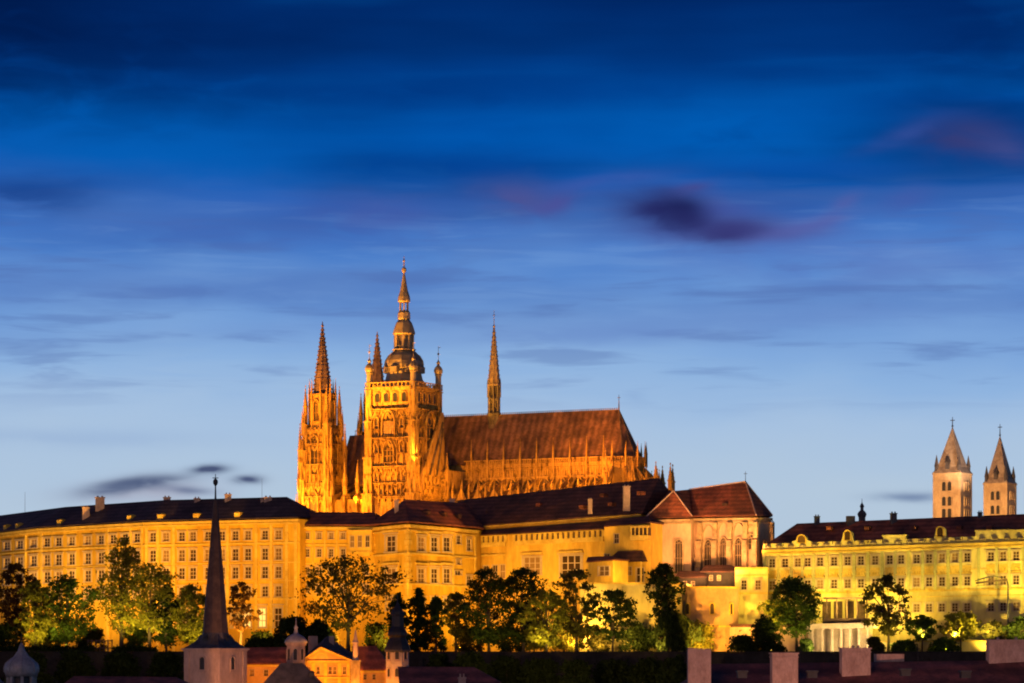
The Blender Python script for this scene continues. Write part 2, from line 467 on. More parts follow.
def arch_window(w, h, pointed=True, mull=2, surround=.35, deep=.5, tracery=True):
    """frame (stone surround, mullions, tracery) and pane meshes; outside towards -y, wall face at y=0"""
    pts = arch_pts(w, h, pointed); out = []
    k = (w + 2 * surround) / w; kz = (h + surround) / h
    out = [(x * k, z * kz) for x, z in pts]
    fr = MB(); n = len(pts)
    for i in range(n - 1):
        a, b, c, d = pts[i], pts[i + 1], out[i + 1], out[i]
        fr.hexa([(a[0], -deep, a[1]), (b[0], -deep, b[1]), (b[0], .0, b[1]), (a[0], .0, a[1]), (d[0], -deep, d[1]), (c[0], -deep, c[1]), (c[0], .0, c[1]), (d[0], .0, d[1])])
    fr.hexa([(-w / 2 * k, -deep * 1.2, -.3), (w / 2 * k, -deep * 1.2, -.3), (w / 2 * k, 0, -.3), (-w / 2 * k, 0, -.3), (-w / 2 * k, -deep * .9, 0), (w / 2 * k, -deep * .9, 0), (w / 2 * k, 0, 0), (-w / 2 * k, 0, 0)])
    zs = h - w * .9 if pointed else h - w / 2
    t = max(.12, w * .05)
    for i in range(1, mull + 1):
        x = -w / 2 + w * i / (mull + 1); fr.box((x, -.12, .0), (t, .18, zs + w * .18))
    if tracery and mull:
        for zz in (zs, zs * .5):
            fr.box((0, -.1, zz), (w * .98, .14, t))
        rr = w * .24; cz = zs + w * .38
        for i in range(10):
            a0, a1 = 2 * math.pi * i / 10, 2 * math.pi * (i + 1) / 10
            fr.bar((rr * math.cos(a0), -.11, cz + rr * math.sin(a0)), (rr * math.cos(a1), -.11, cz + rr * math.sin(a1)), t, t)
    pa = MB(); pa.add([(x * .999, -.03, z) for x, z in pts], [tuple(range(n))])
    return fr, pa


class Fac:
    """a wall plane given by the ground line between two sight lines, with its top at two rows of the picture"""
    def __init__(s, pA, YA, yA, pB, YB, yB, zb):
        s.A = Vector(((pA - 512) * YA / F, YA)); s.B = Vector(((pB - 512) * YB / F, YB))
        s.zA = (HOR - yA) * YA / F; s.zB = (HOR - yB) * YB / F; s.zb = zb
        d = s.B - s.A; s.L = d.length; s.u = d / s.L; s.n = Vector((s.u.y, -s.u.x)); s.rz = math.atan2(s.u.y, s.u.x)
    def s_of(s, px):
        k = (px - 512) / F  # X = kY
        return (k * s.A.y - s.A.x) / (s.u.x - k * s.u.y)
    def zt(s, q): return s.zA + (s.zB - s.zA) * q / s.L
    def pt(s, q, t, d=0.0):
        p = s.A + s.u * q + s.n * d
        return Vector((p.x, p.y, s.zb + t * (s.zt(q) - s.zb)))
    def ptz(s, q, z, d=0.0):
        p = s.A + s.u * q + s.n * d
        return Vector((p.x, p.y, z))
    def z_at(s, px, py):
        q = s.s_of(px); return (HOR - py) * (s.A.y + s.u.y * q) / F
    def t_of(s, px, py):
        q = s.s_of(px); return (s.z_at(px, py) - s.zb) / (s.zt(q) - s.zb)
    def rect(s, px, py, w, h):
        """opening around a spot of the wall: (s0, s1, t0, t1)"""
        t0, t1 = s.t_of(px, py + h / 2), s.t_of(px, py - h / 2)
        return (s.s_of(px - w / 2), s.s_of(px + w / 2), t0, t1)
    def wall(s, mb, ops, depth=.42):
        S = sorted({0.0, s.L, *[o[0] for o in ops], *[o[1] for o in ops]})
        T = sorted({0.0, 1.0, *[round(o[2], 5) for o in ops], *[round(o[3], 5) for o in ops]})
        ops = [(o[0], o[1], round(o[2], 5), round(o[3], 5)) for o in ops]
        for i in range(len(S) - 1):
            sm = (S[i] + S[i + 1]) / 2; j = 0
            while j < len(T) - 1:
                tm = (T[j] + T[j + 1]) / 2
                if any(o[0] < sm < o[1] and o[2] < tm < o[3] for o in ops): j += 1; continue
                k = j
                while k + 1 < len(T) - 1 and not any(o[0] < sm < o[1] and o[2] < (T[k + 1] + T[k + 2]) / 2 < o[3] for o in ops): k += 1
                mb.quad(s.pt(S[i], T[j]), s.pt(S[i + 1], T[j]), s.pt(S[i + 1], T[k + 1]), s.pt(S[i], T[k + 1])); j = k + 1
        for a, b, c, d in ops:
            p = [s.pt(a, c), s.pt(b, c), s.pt(b, d), s.pt(a, d)]; q = [s.pt(a, c, -depth), s.pt(b, c, -depth), s.pt(b, d, -depth), s.pt(a, d, -depth)]
            for i in range(4): mb.quad(p[i], q[i], q[(i + 1) % 4], p[(i + 1) % 4])
    def body(s, mb, D, endA=True, endB=True):
        """side and back walls of a wing D deep"""
        a0, a1 = s.pt(0, 0), s.pt(0, 1); b0, b1 = s.pt(s.L, 0), s.pt(s.L, 1)
        n = Vector((-s.n.x, -s.n.y, 0)) * D
        if endA: mb.quad(a0 + n, a0, a1, a1 + n)
        if endB: mb.quad(b0, b0 + n, b1 + n, b1)
        mb.quad(b0 + n, a0 + n, a1 + n, b1 + n)
    def window(s, parent, op, frame=None, pane=None):
        a, b, c, d = op; q = (a + b) / 2
        z0 = s.pt(q, c).z; z1 = s.pt(q, d).z
        p = s.ptz(q, (z0 + z1) / 2)
        o = inst('window', frame or FR_22, p, s.rz, (b - a, 1.0, z1 - z0), parent)
        k = bpy.data.objects.new('pane', pane or PANE_ME); COL.objects.link(k); k.parent = o
        return o
    def course(s, mb, t, h, d, q0=0.0, q1=None):
        """string course or cornice: height h metres, standing d proud"""
        q1 = s.L if q1 is None else q1
        p = []
        for dz in (0, h):
            for q, dd in ((q0, d), (q1, d), (q1, .004), (q0, .004)):
                v = s.pt(q, t, dd); v.z += dz; p.append(v)
        mb.hexa(p)
    def strip(s, mb, q, w, t0, t1, d):
        p = []
        for t in (t0, t1):
            for a, dd in ((q - w / 2, d), (q + w / 2, d), (q + w / 2, .006), (q - w / 2, .006)):
                p.append(s.pt(a, t, dd))
        mb.hexa(p)


def roof_simple(mb, fac, D, rA, rB, over=.7, pull_a=None, pull_b=None, lift=0.0, thick=.35):
    """double-pitched roof on a wing; rA, rB = (px, row) of the two ridge ends, which stand D/2 behind the wall"""
    n3 = Vector((fac.n.x, fac.n.y, 0))
    off = Fac.__new__(Fac); off.A = fac.A - fac.n * D / 2; off.u = fac.u
    def rid(r):
        q = fac_s(off, r[0]); p = off.A + off.u * q
        return Vector((p.x, p.y, (HOR - r[1]) * p.y / F))
    u3 = Vector((fac.u.x, fac.u.y, 0))
    A = fac.pt(0, 1) + n3 * over - u3 * over; B = fac.pt(fac.L, 1) + n3 * over + u3 * over
    A.z += lift; B.z += lift
    A2 = A - n3 * (D + 2 * over); B2 = B - n3 * (D + 2 * over)
    R0, R1 = rid(rA), rid(rB)
    mb.quad(A, B, R1, R0); mb.quad(B2, A2, R0, R1); mb.tri(A2, A, R0); mb.tri(B, B2, R1)
    dn = Vector((0, 0, -thick))
    ring = [A, B, B2, A2]
    for i in range(4): mb.quad(ring[i] + dn, ring[(i + 1) % 4] + dn, ring[(i + 1) % 4], ring[i])
    mb.quad(A2 + dn, B2 + dn, B + dn, A + dn)
    return A, B, R0, R1


def fac_s(o, px):
    k = (px - 512) / F
    return (k * o.A.y - o.A.x) / (o.u.x - k * o.u.y)


def chimney(px, py0, py1, w, Y, m, parent, dpt=None, cap=True):
    """chimney stack between two rows of the picture"""
    mb = MB(); c = P(px, py1, Y); h = (py1 - py0) * Y / F; ww = w * Y / F
    dpt = dpt or ww * .8
    mb.box(c - Vector((0, 0, 1.5)), (ww, dpt, h + 1.5), .12)
    if cap:
        mb.box(c + Vector((0, 0, h)), (ww * 1.18, dpt * 1.18, .25), .12)
        for k in (-.25, .25): mb.box(c + Vector((k * ww, 0, h + .25)), (ww * .2, ww * .2, .45), .12)
    return mb.build('chimney', m, parent)

# ------------------------------------------------------------------ terrain
TZ = -1.0     # garden terrace below the palaces
PZ = 25.0     # castle courtyards


def edge_y(x):
    xs = [-400, -190, -165, -118, -60, -20, 40, 76, 150, 400]
    ys = [1130, 1075, 1005, 945, 915, 925, 905, 892, 856, 850]
    return float(np.interp(x, xs, ys))


mb = MB()
xs = [-6000, -3000, -1500, -800] + list(range(-500, 501, 20)) + [800, 1500, 3000, 6000]
rows = []
for x in xs:
    e = edge_y(x)
    rows.append([(-400, -48), (200, -48), (430, -42), (560, -28), (700, -16), (790, -9.5), (821.9, -8), (822.6, TZ), (e - 3, TZ), (e + 1, TZ + .2), (e + 16, PZ),
                 (1150, PZ), (1300, 8), (1700, -25), (3000, -40), (9000, -45)])
nr = len(rows[0])
vs = [(x, y, z) for x, r in zip(xs, rows) for y, z in r]
fs = [(i * nr + j, (i + 1) * nr + j, (i + 1) * nr + j + 1, i * nr + j + 1) for i in range(len(xs) - 1) for j in range(nr - 1)]
mb.add(vs, fs)
tag(mb.build('ground', M_EARTH), kind='structure')


def floodlight(px, Y, z, aim, power, col, size=95, blend=.6, fixture=True, rad=.35):
    """a floodlight: light source in front of its housing"""
    x = (px - 512) * Y / F
    return spot((x, Y, z), aim, power, col, size, blend, rad)


def spot(loc, aim, power, col, size=95, blend=.6, rad=.35):
    l = bpy.data.lights.new('flood_or_fill_beam', 'SPOT'); l.energy = power; l.color = col
    l.spot_size = math.radians(size); l.spot_blend = blend; l.shadow_soft_size = rad
    o = bpy.data.objects.new('flood_or_fill_beam', l); COL.objects.link(o)
    o.location = loc
    d = Vector(aim) - Vector(loc)
    o.rotation_euler = d.to_track_quat('-Z', 'Y').to_euler()
    return o


SOD = (1.0, .455, .05)      # sodium
SODY = (1.0, .53, .10)
LIME = (1.0, .68, .11)
WARM = (1.0, .60, .22)

# ------------------------------------------------------------------ long palace wing
LP = thing('palace', 'long ochre palace with a bent facade under a dark roof, behind the church needle', 'palace', P(150, 653, 925), None)
segs = [Fac(-40, 1050, 0, 40, 972, 0, TZ), Fac(40, 972, 0, 145, 925, 0, TZ), Fac(145, 925, 0, 300, 900, 0, TZ)]
for s in segs: s.zA = s.zB = 39.3
lcols = [[-30, -18, -6, 7, 20, 33.7], [47, 58.6, 71.8, 87.9, 101, 113, 125, 137], [153, 166, 181.8, 193, 208, 222, 235.4, 248, 265, 278.4]]
trow = [.885, .742, .605, .463]
wb = MB(); co = MB(); wins = []
for s, cols in zip(segs, lcols):
    ops = []
    for r, t in enumerate(trow):
        for px in cols:
            w = 6.0
            hh_ = (.064, .082, .082, .074)[r]
            ops.append((s.s_of(px - w / 2), s.s_of(px + w / 2), t - hh_ / 2, t + hh_ / 2))
    big = []
    if s is segs[2]:
        for px in (153, 166, 181.8, 193, 208, 222, 235.4, 247, 262, 278):
            big.append((s.s_of(px - 3.6), s.s_of(px + 3.6), .20, .335))
    s.wall(wb, ops + big)
    wins += [(s, o) for o in ops] + [(s, o) for o in big if abs(s.s_of(222) - (o[0] + o[1]) / 2) > 1]
    s.course(co, .982, .72, .95); s.course(co, .965, .5, .55); s.course(co, .82, .45, .32); s.course(co, .675, .3, .22); s.course(co, .40, .6, .4)
    s.course(co, .54, .22, .16)
for s, e0, e1 in ((segs[0], True, False), (segs[1], False, False), (segs[2], False, True)): s.body(wb, 17, e0, e1)
for s, pxs in ((segs[2], (147, 158, 174, 228, 256.5, 271.5, 287, 296)), (segs[1], (42, 108, 131, 142)), (segs[0], (-38, 26))):
    for px in pxs: s.strip(co, s.s_of(px), 1.0, .0, .963, .34)
wb.build('wall', M_OCHRE, LP); co.build('cornice', M_TRIM, LP)
for s, o in wins:
    lit = o[2] < .3 and any(abs((o[0] + o[1]) / 2 - s.s_of(px)) < .6 for px in (247, 262)) and s is segs[2]
    s.window(LP, o, None, LIT_ME if lit else None)
# roof along the bend
pts = [segs[0].A, segs[1].A, segs[2].A, segs[2].B]
nn_ = [segs[0].n, (segs[0].n + segs[1].n).normalized(), (segs[1].n + segs[2].n).normalized(), segs[2].n]
rb = MB(); ze, zr = 39.9, 46.6
fr_ = [Vector((*(p + n * 1.2), ze)) for p, n in zip(pts, nn_)]; rg = [Vector((*(p - n * 9), zr)) for p, n in zip(pts, nn_)]; bk = [Vector((*(p - n * 18), ze)) for p, n in zip(pts, nn_)]
u_ = segs[2].u; fr_[3] = fr_[3] + Vector((u_.x, u_.y, 0)) * .2; rg[3] = rg[3] - Vector((u_.x, u_.y, 0)) * 10
for i in range(3):
    rb.quad(fr_[i], fr_[i + 1], rg[i + 1], rg[i]); rb.quad(bk[i + 1], bk[i], rg[i], rg[i + 1])
    rb.quad(fr_[i] + Vector((0, 0, -.3)), fr_[i + 1] + Vector((0, 0, -.3)), fr_[i + 1], fr_[i])
    rb.quad(bk[i] + Vector((0, 0, -.3)), bk[i + 1] + Vector((0, 0, -.3)), fr_[i + 1] + Vector((0, 0, -.3)), fr_[i] + Vector((0, 0, -.3)))
rb.tri(fr_[3], bk[3], rg[3]); rb.tri(bk[0], fr_[0], rg[0])
lroof = rb.build('roof', M_ROOFV, LP); ORG[lroof] = ORG[LP]
for px, a, b, w, Y in ((86, 508, 525, 7, 955), (100, 498, 507, 9, 956), (167, 498, 506, 7, 934), (197, 499, 505, 6, 926), (228, 495, 507, 6.5, 921), (268, 498, 505, 8, 914), (262, 500, 506, 3, 914)):
    chimney(px, a, b, w, Y, M_CHIM, lroof)
for px, py in ((6, 532), (18, 529), (130, 523.5), (161, 522.5), (197, 521), (238, 519), (60, 527)):
    s = segs[0] if px < 40 else segs[1] if px < 145 else segs[2]
    q = s.s_of(px); d_ = MB(); c = s.ptz(q, 40.3, -.6)
    d_.box(c, (2.0, 2.4, 1.3), s.rz); d_.box(c + Vector((0, 0, 1.3)), (2.4, 2.8, .5), s.rz, .3)
    dm = d_.build('dormer', M_TRIM, lroof); ORG[dm] = ORG[LP]
mst = MB(); mst.tube([P(262, 500, 914), P(262, 478, 914)], [.06, .03], 5); mst.build('antenna_mast', M_IRON, lroof)
mst = MB(); mst.tube([P(25, 515, 990), P(25, 492, 990)], [.07, .04], 5); mst.build('antenna_mast', M_IRON, lroof)

# ------------------------------------------------------------------ lower connecting wing
CW = thing('connecting_wing', 'lower ochre wing with a shallow brown roof below the cathedral west towers', 'palace wing', P(336, 653, 897))
s = Fac(300, 904, 526.0, 376, 892, 526.5, TZ)
cols = [307, 319, 331, 343]
ops = [s.rect(px, py, 4.6, 7.5 if r else 6) for r, py in enumerate((536, 553, 571, 589)) for px in cols] + [s.rect(366, py, 4.6, 8) for py in (571, 589)]
wb = MB(); s.wall(wb, ops); s.body(wb, 13); wb.build('wall', M_OCHRE, CW)
co = MB(); s.course(co, .975, .7, .8); s.course(co, .85, .35, .3); s.course(co, .70, .3, .25); s.course(co, .45, .4, .3)
for px in (313, 325, 337, 349): s.strip(co, s.s_of(px), .5, .45, .97, .18)
co.build('cornice', M_TRIM, CW)
for o in ops: s.window(CW, o)
rb = MB(); roof_simple(rb, s, 13, (298, 512), (374, 512.5), .8, lift=.5); r_ = rb.build('roof', M_ROOFR, CW)
bay = MB(); q0, q1 = s.s_of(351), s.s_of(374)
p0, p1 = s.pt(q0, .80, 1.6), s.pt(q1, .80, 1.6)
bz0, bz1 = s.pt(q0, .80).z, s.pt(q0, .955).z
for (qa, qb, za, zb_, d) in ((q0, q1, bz0, bz1, 1.5), (q0 - .3, q1 + .3, bz1, bz1 + .5, 1.9), (q0 - .3, q1 + .3, bz0 - .5, bz0, 1.8), (q0 + 1, q1 - 1, bz0 - 1.4, bz0 - .5, 1.0)):
    bay.hexa([s.ptz(qa, za, d), s.ptz(qb, za, d), s.ptz(qb, za, .01), s.ptz(qa, za, .01), s.ptz(qa, zb_, d), s.ptz(qb, zb_, d), s.ptz(qb, zb_, .01), s.ptz(qa, zb_, .01)])
ob = bay.build('oriel', M_CREAM, CW)
for k in range(3):
    q = q0 + (q1 - q0) * (k + .5) / 3; zc = (bz0 + bz1) / 2
    o = inst('window', FR_P, s.ptz(q, zc, 1.62), s.rz, (1.3, .25, 3.2), CW); kk = bpy.data.objects.new('pane', PANE_ME); COL.objects.link(kk); kk.parent = o

# ------------------------------------------------------------------ corner palace building
CB = thing('corner_palace', 'square corner palace with red hipped roof and lit quoined edge, above the dark conifers', 'palace wing', P(408, 653, 878))
sl_ = Fac(373, 893, 527, 408, 876, 523.5, TZ); sr = Fac(408, 876, 523.5, 476, 908, 529.5, TZ)
wb = MB(); co = MB(); wl = []
opl = [sl_.rect(391, 544, 9, 15), sl_.rect(391, 576, 9, 14), sl_.rect(391, 604, 8, 12)]
opr = [sr.rect(px, py, 6.6, 13.5) for py in (544.5, 576) for px in (421.4, 434.5, 447)] + [sr.rect(458.6, 540, 4, 8), sr.rect(469, 545, 4, 11), sr.rect(458.6, 562, 4, 5), sr.rect(458, 573, 6, 4), sr.rect(469, 581, 4.5, 9)] + [sr.rect(px, 604, 6.2, 11) for px in (421.4, 434.5, 447, 460)]
sl_.wall(wb, opl); sr.wall(wb, opr)
D = 20
la0, la1 = sl_.pt(0, 0), sl_.pt(0, 1); rb0, rb1 = sr.pt(sr.L, 0), sr.pt(sr.L, 1); bk_ = Vector((4, D, 0))
wb.quad(la0 + bk_, la0, la1, la1 + bk_); wb.quad(rb0, rb0 + bk_, rb1 + bk_, rb1); wb.quad(rb0 + bk_, la0 + bk_, la1 + bk_, rb1 + bk_)
wb.build('wall', M_OCHRE, CB)
for q in (sl_, sr):
    q.course(co, .97, .85, .9); q.course(co, .945, .4, .5); q.course(co, .765, .5, .4); q.course(co, .53, .5, .4); q.course(co, .40, .35, .3)
for i in range(22):
    t = .02 + i * .043
    for q, e in ((sl_, sl_.L), (sr, 0)):
        ww = 1.9 if i % 2 else 1.2
        q.strip(co, e - ww / 2 if e else ww / 2, ww, t, t + .038, .16)
for q, oo in ((sl_, opl[:2]), (sr, opr[:6])):
    for o in oo:
        q.strip(co, (o[0] + o[1]) / 2, (o[1] - o[0]) * 1.8, o[3] + .035, o[3] + .05, .6)
for px in (453, 475): sr.strip(co, sr.s_of(px), .7, .0, .94, .25)
co.build('cornice', M_TRIM, CB)
for q, oo in ((sl_, opl), (sr, opr)):
    for o in oo: q.window(CB, o)
rb = MB()
ov = .9
Lp = sl_.pt(0, 1, ov) + Vector((-.5, 0, .7)); Cp = sl_.pt(sl_.L, 1) + Vector((.1, -1.3, .7)); Rp = sr.pt(sr.L, 1, ov) + Vector((.6, 0, .7))
Lb, Rb = sl_.pt(0, 1) + bk_ + Vector((0, .5, .7)), sr.pt(sr.L, 1) + bk_ + Vector((0, .5, .7))
R0, R1 = P(405, 499.5, 893), P(465, 503, 916)
rb.tri(Lp, Cp, R0); rb.quad(Cp, Rp, R1, R0); rb.tri(Rp, Rb, R1); rb.quad(Rb, Lb, R0, R1); rb.tri(Lb, Lp, R0)
dn = Vector((0, 0, -.4)); ring = [Lp, Cp, Rp, Rb, Lb]
for i in range(5): rb.quad(ring[i] + dn, ring[(i + 1) % 5] + dn, ring[(i + 1) % 5], ring[i])
rb.add([p + dn for p in ring], [(4, 3, 2, 1, 0)])
r_ = rb.build('roof', M_ROOFR, CB)
chimney(396.5, 501, 515, 4.2, 888, M_CHIM, r_); chimney(452, 500, 504, 5, 912, M_CHIM, r_)
for px, py, Y in ((426, 512, 889), (443, 514, 896), (457, 516, 902)):
    d_ = MB(); d_.box(P(px, py + 2.5, Y), (1.6, 2.2, 1.1), sr.rz); d_.box(P(px, py + 2.5, Y) + Vector((0, 0, 1.1)), (2, 2.6, .5), sr.rz, .2); d_.build('dormer', M_ROOFD, r_)

# ------------------------------------------------------------------ old royal palace
RP = thing('royal_palace', 'cream palace hall under a huge dark tiled roof, with a timber gallery and tall windows', 'palace', P(560, 653, 905))
s = Fac(474, 917, 536.0, 607, 890, 529.0, TZ)
ops = [s.rect(495, 572, 5, 13), s.rect(502.5, 571.5, 5, 13), s.rect(532, 566, 17, 17), s.rect(571, 566.5, 20, 21), s.rect(486, 572.5, 5, 13), s.rect(594, 560, 5, 6)]
wb = MB(); s.wall(wb, ops, .7); s.body(wb, 22); wb.build('wall', M_CREAM, RP)
for k, o in enumerate(ops): s.window(RP, o, FR_BIG if k in (2, 3) else FR_P)
co = MB()
for o in (ops[2], ops[3]): s.strip(co, (o[0] + o[1]) / 2, (o[1] - o[0]) * 1.25, o[3] + .025, o[3] + .042, .6)
s.strip(co, s.s_of(493), 9, s.t_of(493, 556), s.t_of(493, 554.3), .5)
s.course(co, s.t_of(540, 585), .4, .3)
co.build('cornice', M_TRIM, RP)
# timber gallery: sill beam, top beam, posts, dark loft behind
ga = MB(); gd = MB()
for pa, pb, n in ((477, 506, 6), (514.5, 604, 17)):
    q0, q1 = s.s_of(pa), s.s_of(pb)
    zt0, zt1 = s.z_at(pa, 0), 0
    def gz(q, top): return s.zt(q) + (0.25 if top else -2.55)
    for lo, hi, d in ((-3.6, -2.2, .55), (-.35, .12, .55)):
        ga.hexa([s.ptz(q0, s.zt(q0) + lo, d), s.ptz(q1, s.zt(q1) + lo, d), s.ptz(q1, s.zt(q1) + lo, .01), s.ptz(q0, s.zt(q0) + lo, .01),
                 s.ptz(q0, s.zt(q0) + hi, d), s.ptz(q1, s.zt(q1) + hi, d), s.ptz(q1, s.zt(q1) + hi, .01), s.ptz(q0, s.zt(q0) + hi, .01)])
    for k in range(n + 1):
        q = q0 + (q1 - q0) * k / n
        a, b = q - .55, q + .55
        ga.hexa([s.ptz(a, s.zt(q) - 2.2, .5), s.ptz(b, s.zt(q) - 2.2, .5), s.ptz(b, s.zt(q) - 2.2, .02), s.ptz(a, s.zt(q) - 2.2, .02), s.ptz(a, s.zt(q) - .35, .5), s.ptz(b, s.zt(q) - .35, .5), s.ptz(b, s.zt(q) - .35, .02), s.ptz(a, s.zt(q) - .35, .02)])
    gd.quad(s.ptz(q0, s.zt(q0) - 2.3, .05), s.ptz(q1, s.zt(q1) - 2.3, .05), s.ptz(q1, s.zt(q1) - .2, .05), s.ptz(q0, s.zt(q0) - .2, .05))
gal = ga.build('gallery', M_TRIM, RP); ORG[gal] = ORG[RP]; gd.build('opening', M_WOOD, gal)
# pent roof over the gallery and the set-back hall wall with the great roof
hs = Fac(474, 921, 527.5, 642, 887, 514.5, 24)
pr = MB()
e = s.pt(0, 1, 1.1), s.pt(s.L, 1, 1.1); e2 = Vector((e[0].x - 1, e[0].y + .5, e[0].z + .2)), s.ptz(s.L + 9, s.zt(s.L) + .45, 1.1)
q6 = s.s_of(642) if False else s.L + 12
b0, b1 = hs.ptz(0, hs.zt(0) - .9, .02), hs.ptz(hs.L, hs.zt(hs.L) - .9, .02)
pr.quad(e2[0], e2[1], b1, b0); pr.quad(e2[0] + dn, e2[1] + dn, e2[1], e2[0]); pr.quad(b0 + dn * 2, b1 + dn * 2, e2[1] + dn, e2[0] + dn)
pr.build('pent_roof', M_ROOFD, RP)
hw = MB(); hs.wall(hw, []); hs.body(hw, 26); hs.course(hw, .93, .6, .25); hw.build('hall_wall', M_CREAM, RP)
co = MB(); hs.course(co, .975, .55, .75); co.build('eaves_moulding', M_TRIM, RP)
rb = MB(); roof_simple(rb, hs, 26, (456, 500.5), (659, 478), .7, lift=.6)
r_ = rb.build('roof', M_ROOFD, RP)
chimney(626.5, 487, 506, 6.5, 881, M_CHIM, r_); chimney(590, 500, 509, 4, 893, M_CHIM, r_)
for px, py, Y in ((604, 495, 893), (583, 507, 895), (641, 493, 882), (612, 504, 886), (540, 505, 915)):
    d_ = MB(); d_.box(P(px, py + 2, Y), (1.5, 2.4, 1.0), hs.rz); d_.box(P(px, py + 2, Y) + Vector((0, 0, 1.0)), (1.9, 2.8, .5), hs.rz, .2); d_.build('dormer', M_ROOFR, r_)

# ------------------------------------------------------------------ tower-like end block with hanging gallery and garden house
EB = thing('end_block', 'cream palace end block with a hanging timber box and a small dark canopy roof', 'palace wing', P(628, 653, 874))
s = Fac(606, 879, 527, 651, 873, 523, TZ)
ops = [s.rect(616.5, 538.5, 4.5, 9), s.rect(601 + 6, 557, 5, 6), s.rect(629, 571, 5, 8), s.rect(640, 575, 7, 14), s.rect(615, 575, 9, 9)]
wb = MB(); s.wall(wb, ops, .5); s.body(wb, 12); wb.build('wall', M_CREAM, EB)
for o in ops: s.window(EB, o, FR_P)
bx = MB(); q0, q1 = s.s_of(633), s.s_of(651)
for za, zb_, d in ((535.5, 540.5, 2.4), (526, 528, 2.4)):
    z0, z1 = s.z_at(640, zb_), s.z_at(640, za)
    bx.hexa([s.ptz(q0, z0, d), s.ptz(q1, z0, d), s.ptz(q1, z0, .01), s.ptz(q0, z0, .01), s.ptz(q0, z1, d), s.ptz(q1, z1, d), s.ptz(q1, z1, .01), s.ptz(q0, z1, .01)])
for k in range(5):
    q = q0 + .3 + (q1 - q0 - .6) * k / 4; bx.bar(s.ptz(q, s.z_at(640, 536), 2.2), s.ptz(q, s.z_at(640, 527.5), 2.2), .35)
gb = bx.build('hanging_gallery', M_TRIM, EB); ORG[gb] = ORG[EB]
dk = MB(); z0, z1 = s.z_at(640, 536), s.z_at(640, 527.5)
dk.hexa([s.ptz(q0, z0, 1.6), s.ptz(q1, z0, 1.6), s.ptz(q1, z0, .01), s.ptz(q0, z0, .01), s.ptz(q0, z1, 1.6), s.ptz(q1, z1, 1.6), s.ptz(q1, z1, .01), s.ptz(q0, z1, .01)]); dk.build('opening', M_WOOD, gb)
rf = MB(); za, zb_ = s.z_at(630, 562), s.z_at(630, 551); q0, q1 = s.s_of(611), s.s_of(648)
rf.add([s.ptz(q0, za, 4.5), s.ptz(q1, za, 4.5), s.ptz(q1, za, .01), s.ptz(q0, za, .01), s.ptz(q0 + 2.5, zb_, .6), s.ptz(q1 - 1.5, zb_, .6), s.ptz(q1 - 1.5, zb_, .01), s.ptz(q0 + 2.5, zb_, .01)],
       [(3, 2, 1, 0), (4, 5, 6, 7), (0, 1, 5, 4), (1, 2, 6, 5), (3, 0, 4, 7)]); rf.build('canopy_roof', M_ROOFD, EB)
for q in (q0 + .5, (q0 + q1) / 2, q1 - .5):
    pp = MB(); pp.bar(s.ptz(q, s.z_at(630, 584), 3.9), s.ptz(q, za, 3.9), .45); pp.build('post', M_TRIM, EB)
rb = MB(); roof_simple(rb, s, 12, (610, 519), (648, 516), .6, lift=.3); rb.build('roof', M_ROOFD, EB)

GH = thing('garden_house', 'small cream garden house with an arched opening on the lit terrace wall', 'house', P(605, 653, 862))
s = Fac(588, 866, 562, 613, 860, 560, TZ)
ops = [s.rect(604, 571, 10, 9)]
wb = MB(); s.wall(wb, ops, .8); s.body(wb, 7); wb.build('wall', M_CREAM, GH)
fr, pa = arch_window(1.0, 1.0, False, 1, .1, .12, False); s.window(GH, ops[0], FR_P)
rb = MB(); roof_simple(rb, s, 7, (588, 557), (611, 556), .4, lift=.2); rb.build('roof', M_ROOFR, GH)
BW = thing('bastion_wall', 'bright yellow retaining wall between the garden house and the church', 'wall', P(635, 653, 855))
s = Fac(580, 858, 583, 682, 850, 583.5, TZ); wb = MB(); s.wall(wb, []); s.body(wb, 14); n3 = Vector((s.n.x, s.n.y, 0))
wb.quad(s.pt(0, 1), s.pt(s.L, 1), s.pt(s.L, 1) - n3 * 14, s.pt(0, 1) - n3 * 14); wb.build('wall', M_YELLOW, BW)
co = MB(); s.course(co, .985, .5, .3); co.build('coping', M_TRIM, BW)
OB = thing('round_bastion', 'orange rounded bastion with a narrow arched window, below the red-roofed church', 'bastion', P(708, 653, 850))
mb = MB(); ring = []
for i in range(15):
    a = math.radians(200 + i * 10); ring.append((P(706, 0, 860).x + 9.6 * math.cos(a), 860 + 11 * math.sin(a)))
zt_ = (HOR - 588) * 850 / F
for i in range(14):
    a, b = ring[i], ring[i + 1]; mb.quad((*a, TZ), (*b, TZ), (*b, zt_), (*a, zt_))
mb.add([(*p, zt_) for p in ring], [tuple(range(15))])
mb.build('wall', mat('orange plaster', (.52, .33, .14), (.42, .25, .10), .15, .9, .1), OB)
cp = MB()
for i in range(14):
    a, b = ring[i], ring[i + 1]; cx_, cy_ = P(706, 0, 860).x, 860
    o_ = lambda p, k: (cx_ + (p[0] - cx_) * k, cy_ + (p[1] - cy_) * k)
    for z0, z1 in ((zt_ - .1, zt_ + .45), (6.5, 6.9)):
        cp.hexa([(*o_(a, 1.035), z0), (*o_(b, 1.035), z0), (*o_(b, 1.001), z0), (*o_(a, 1.001), z0), (*o_(a, 1.035), z1), (*o_(b, 1.035), z1), (*o_(b, 1.001), z1), (*o_(a, 1.001), z1)])
cp.build('coping', M_TRIM, OB)
fr, pa = arch_window(1.1, 3.0, False, 0, .3, .3, False)
fm, pm_ = mesh_of(fr, 'window_frame', M_TRIM), mesh_of(pa, 'window_pane', M_LEAD)
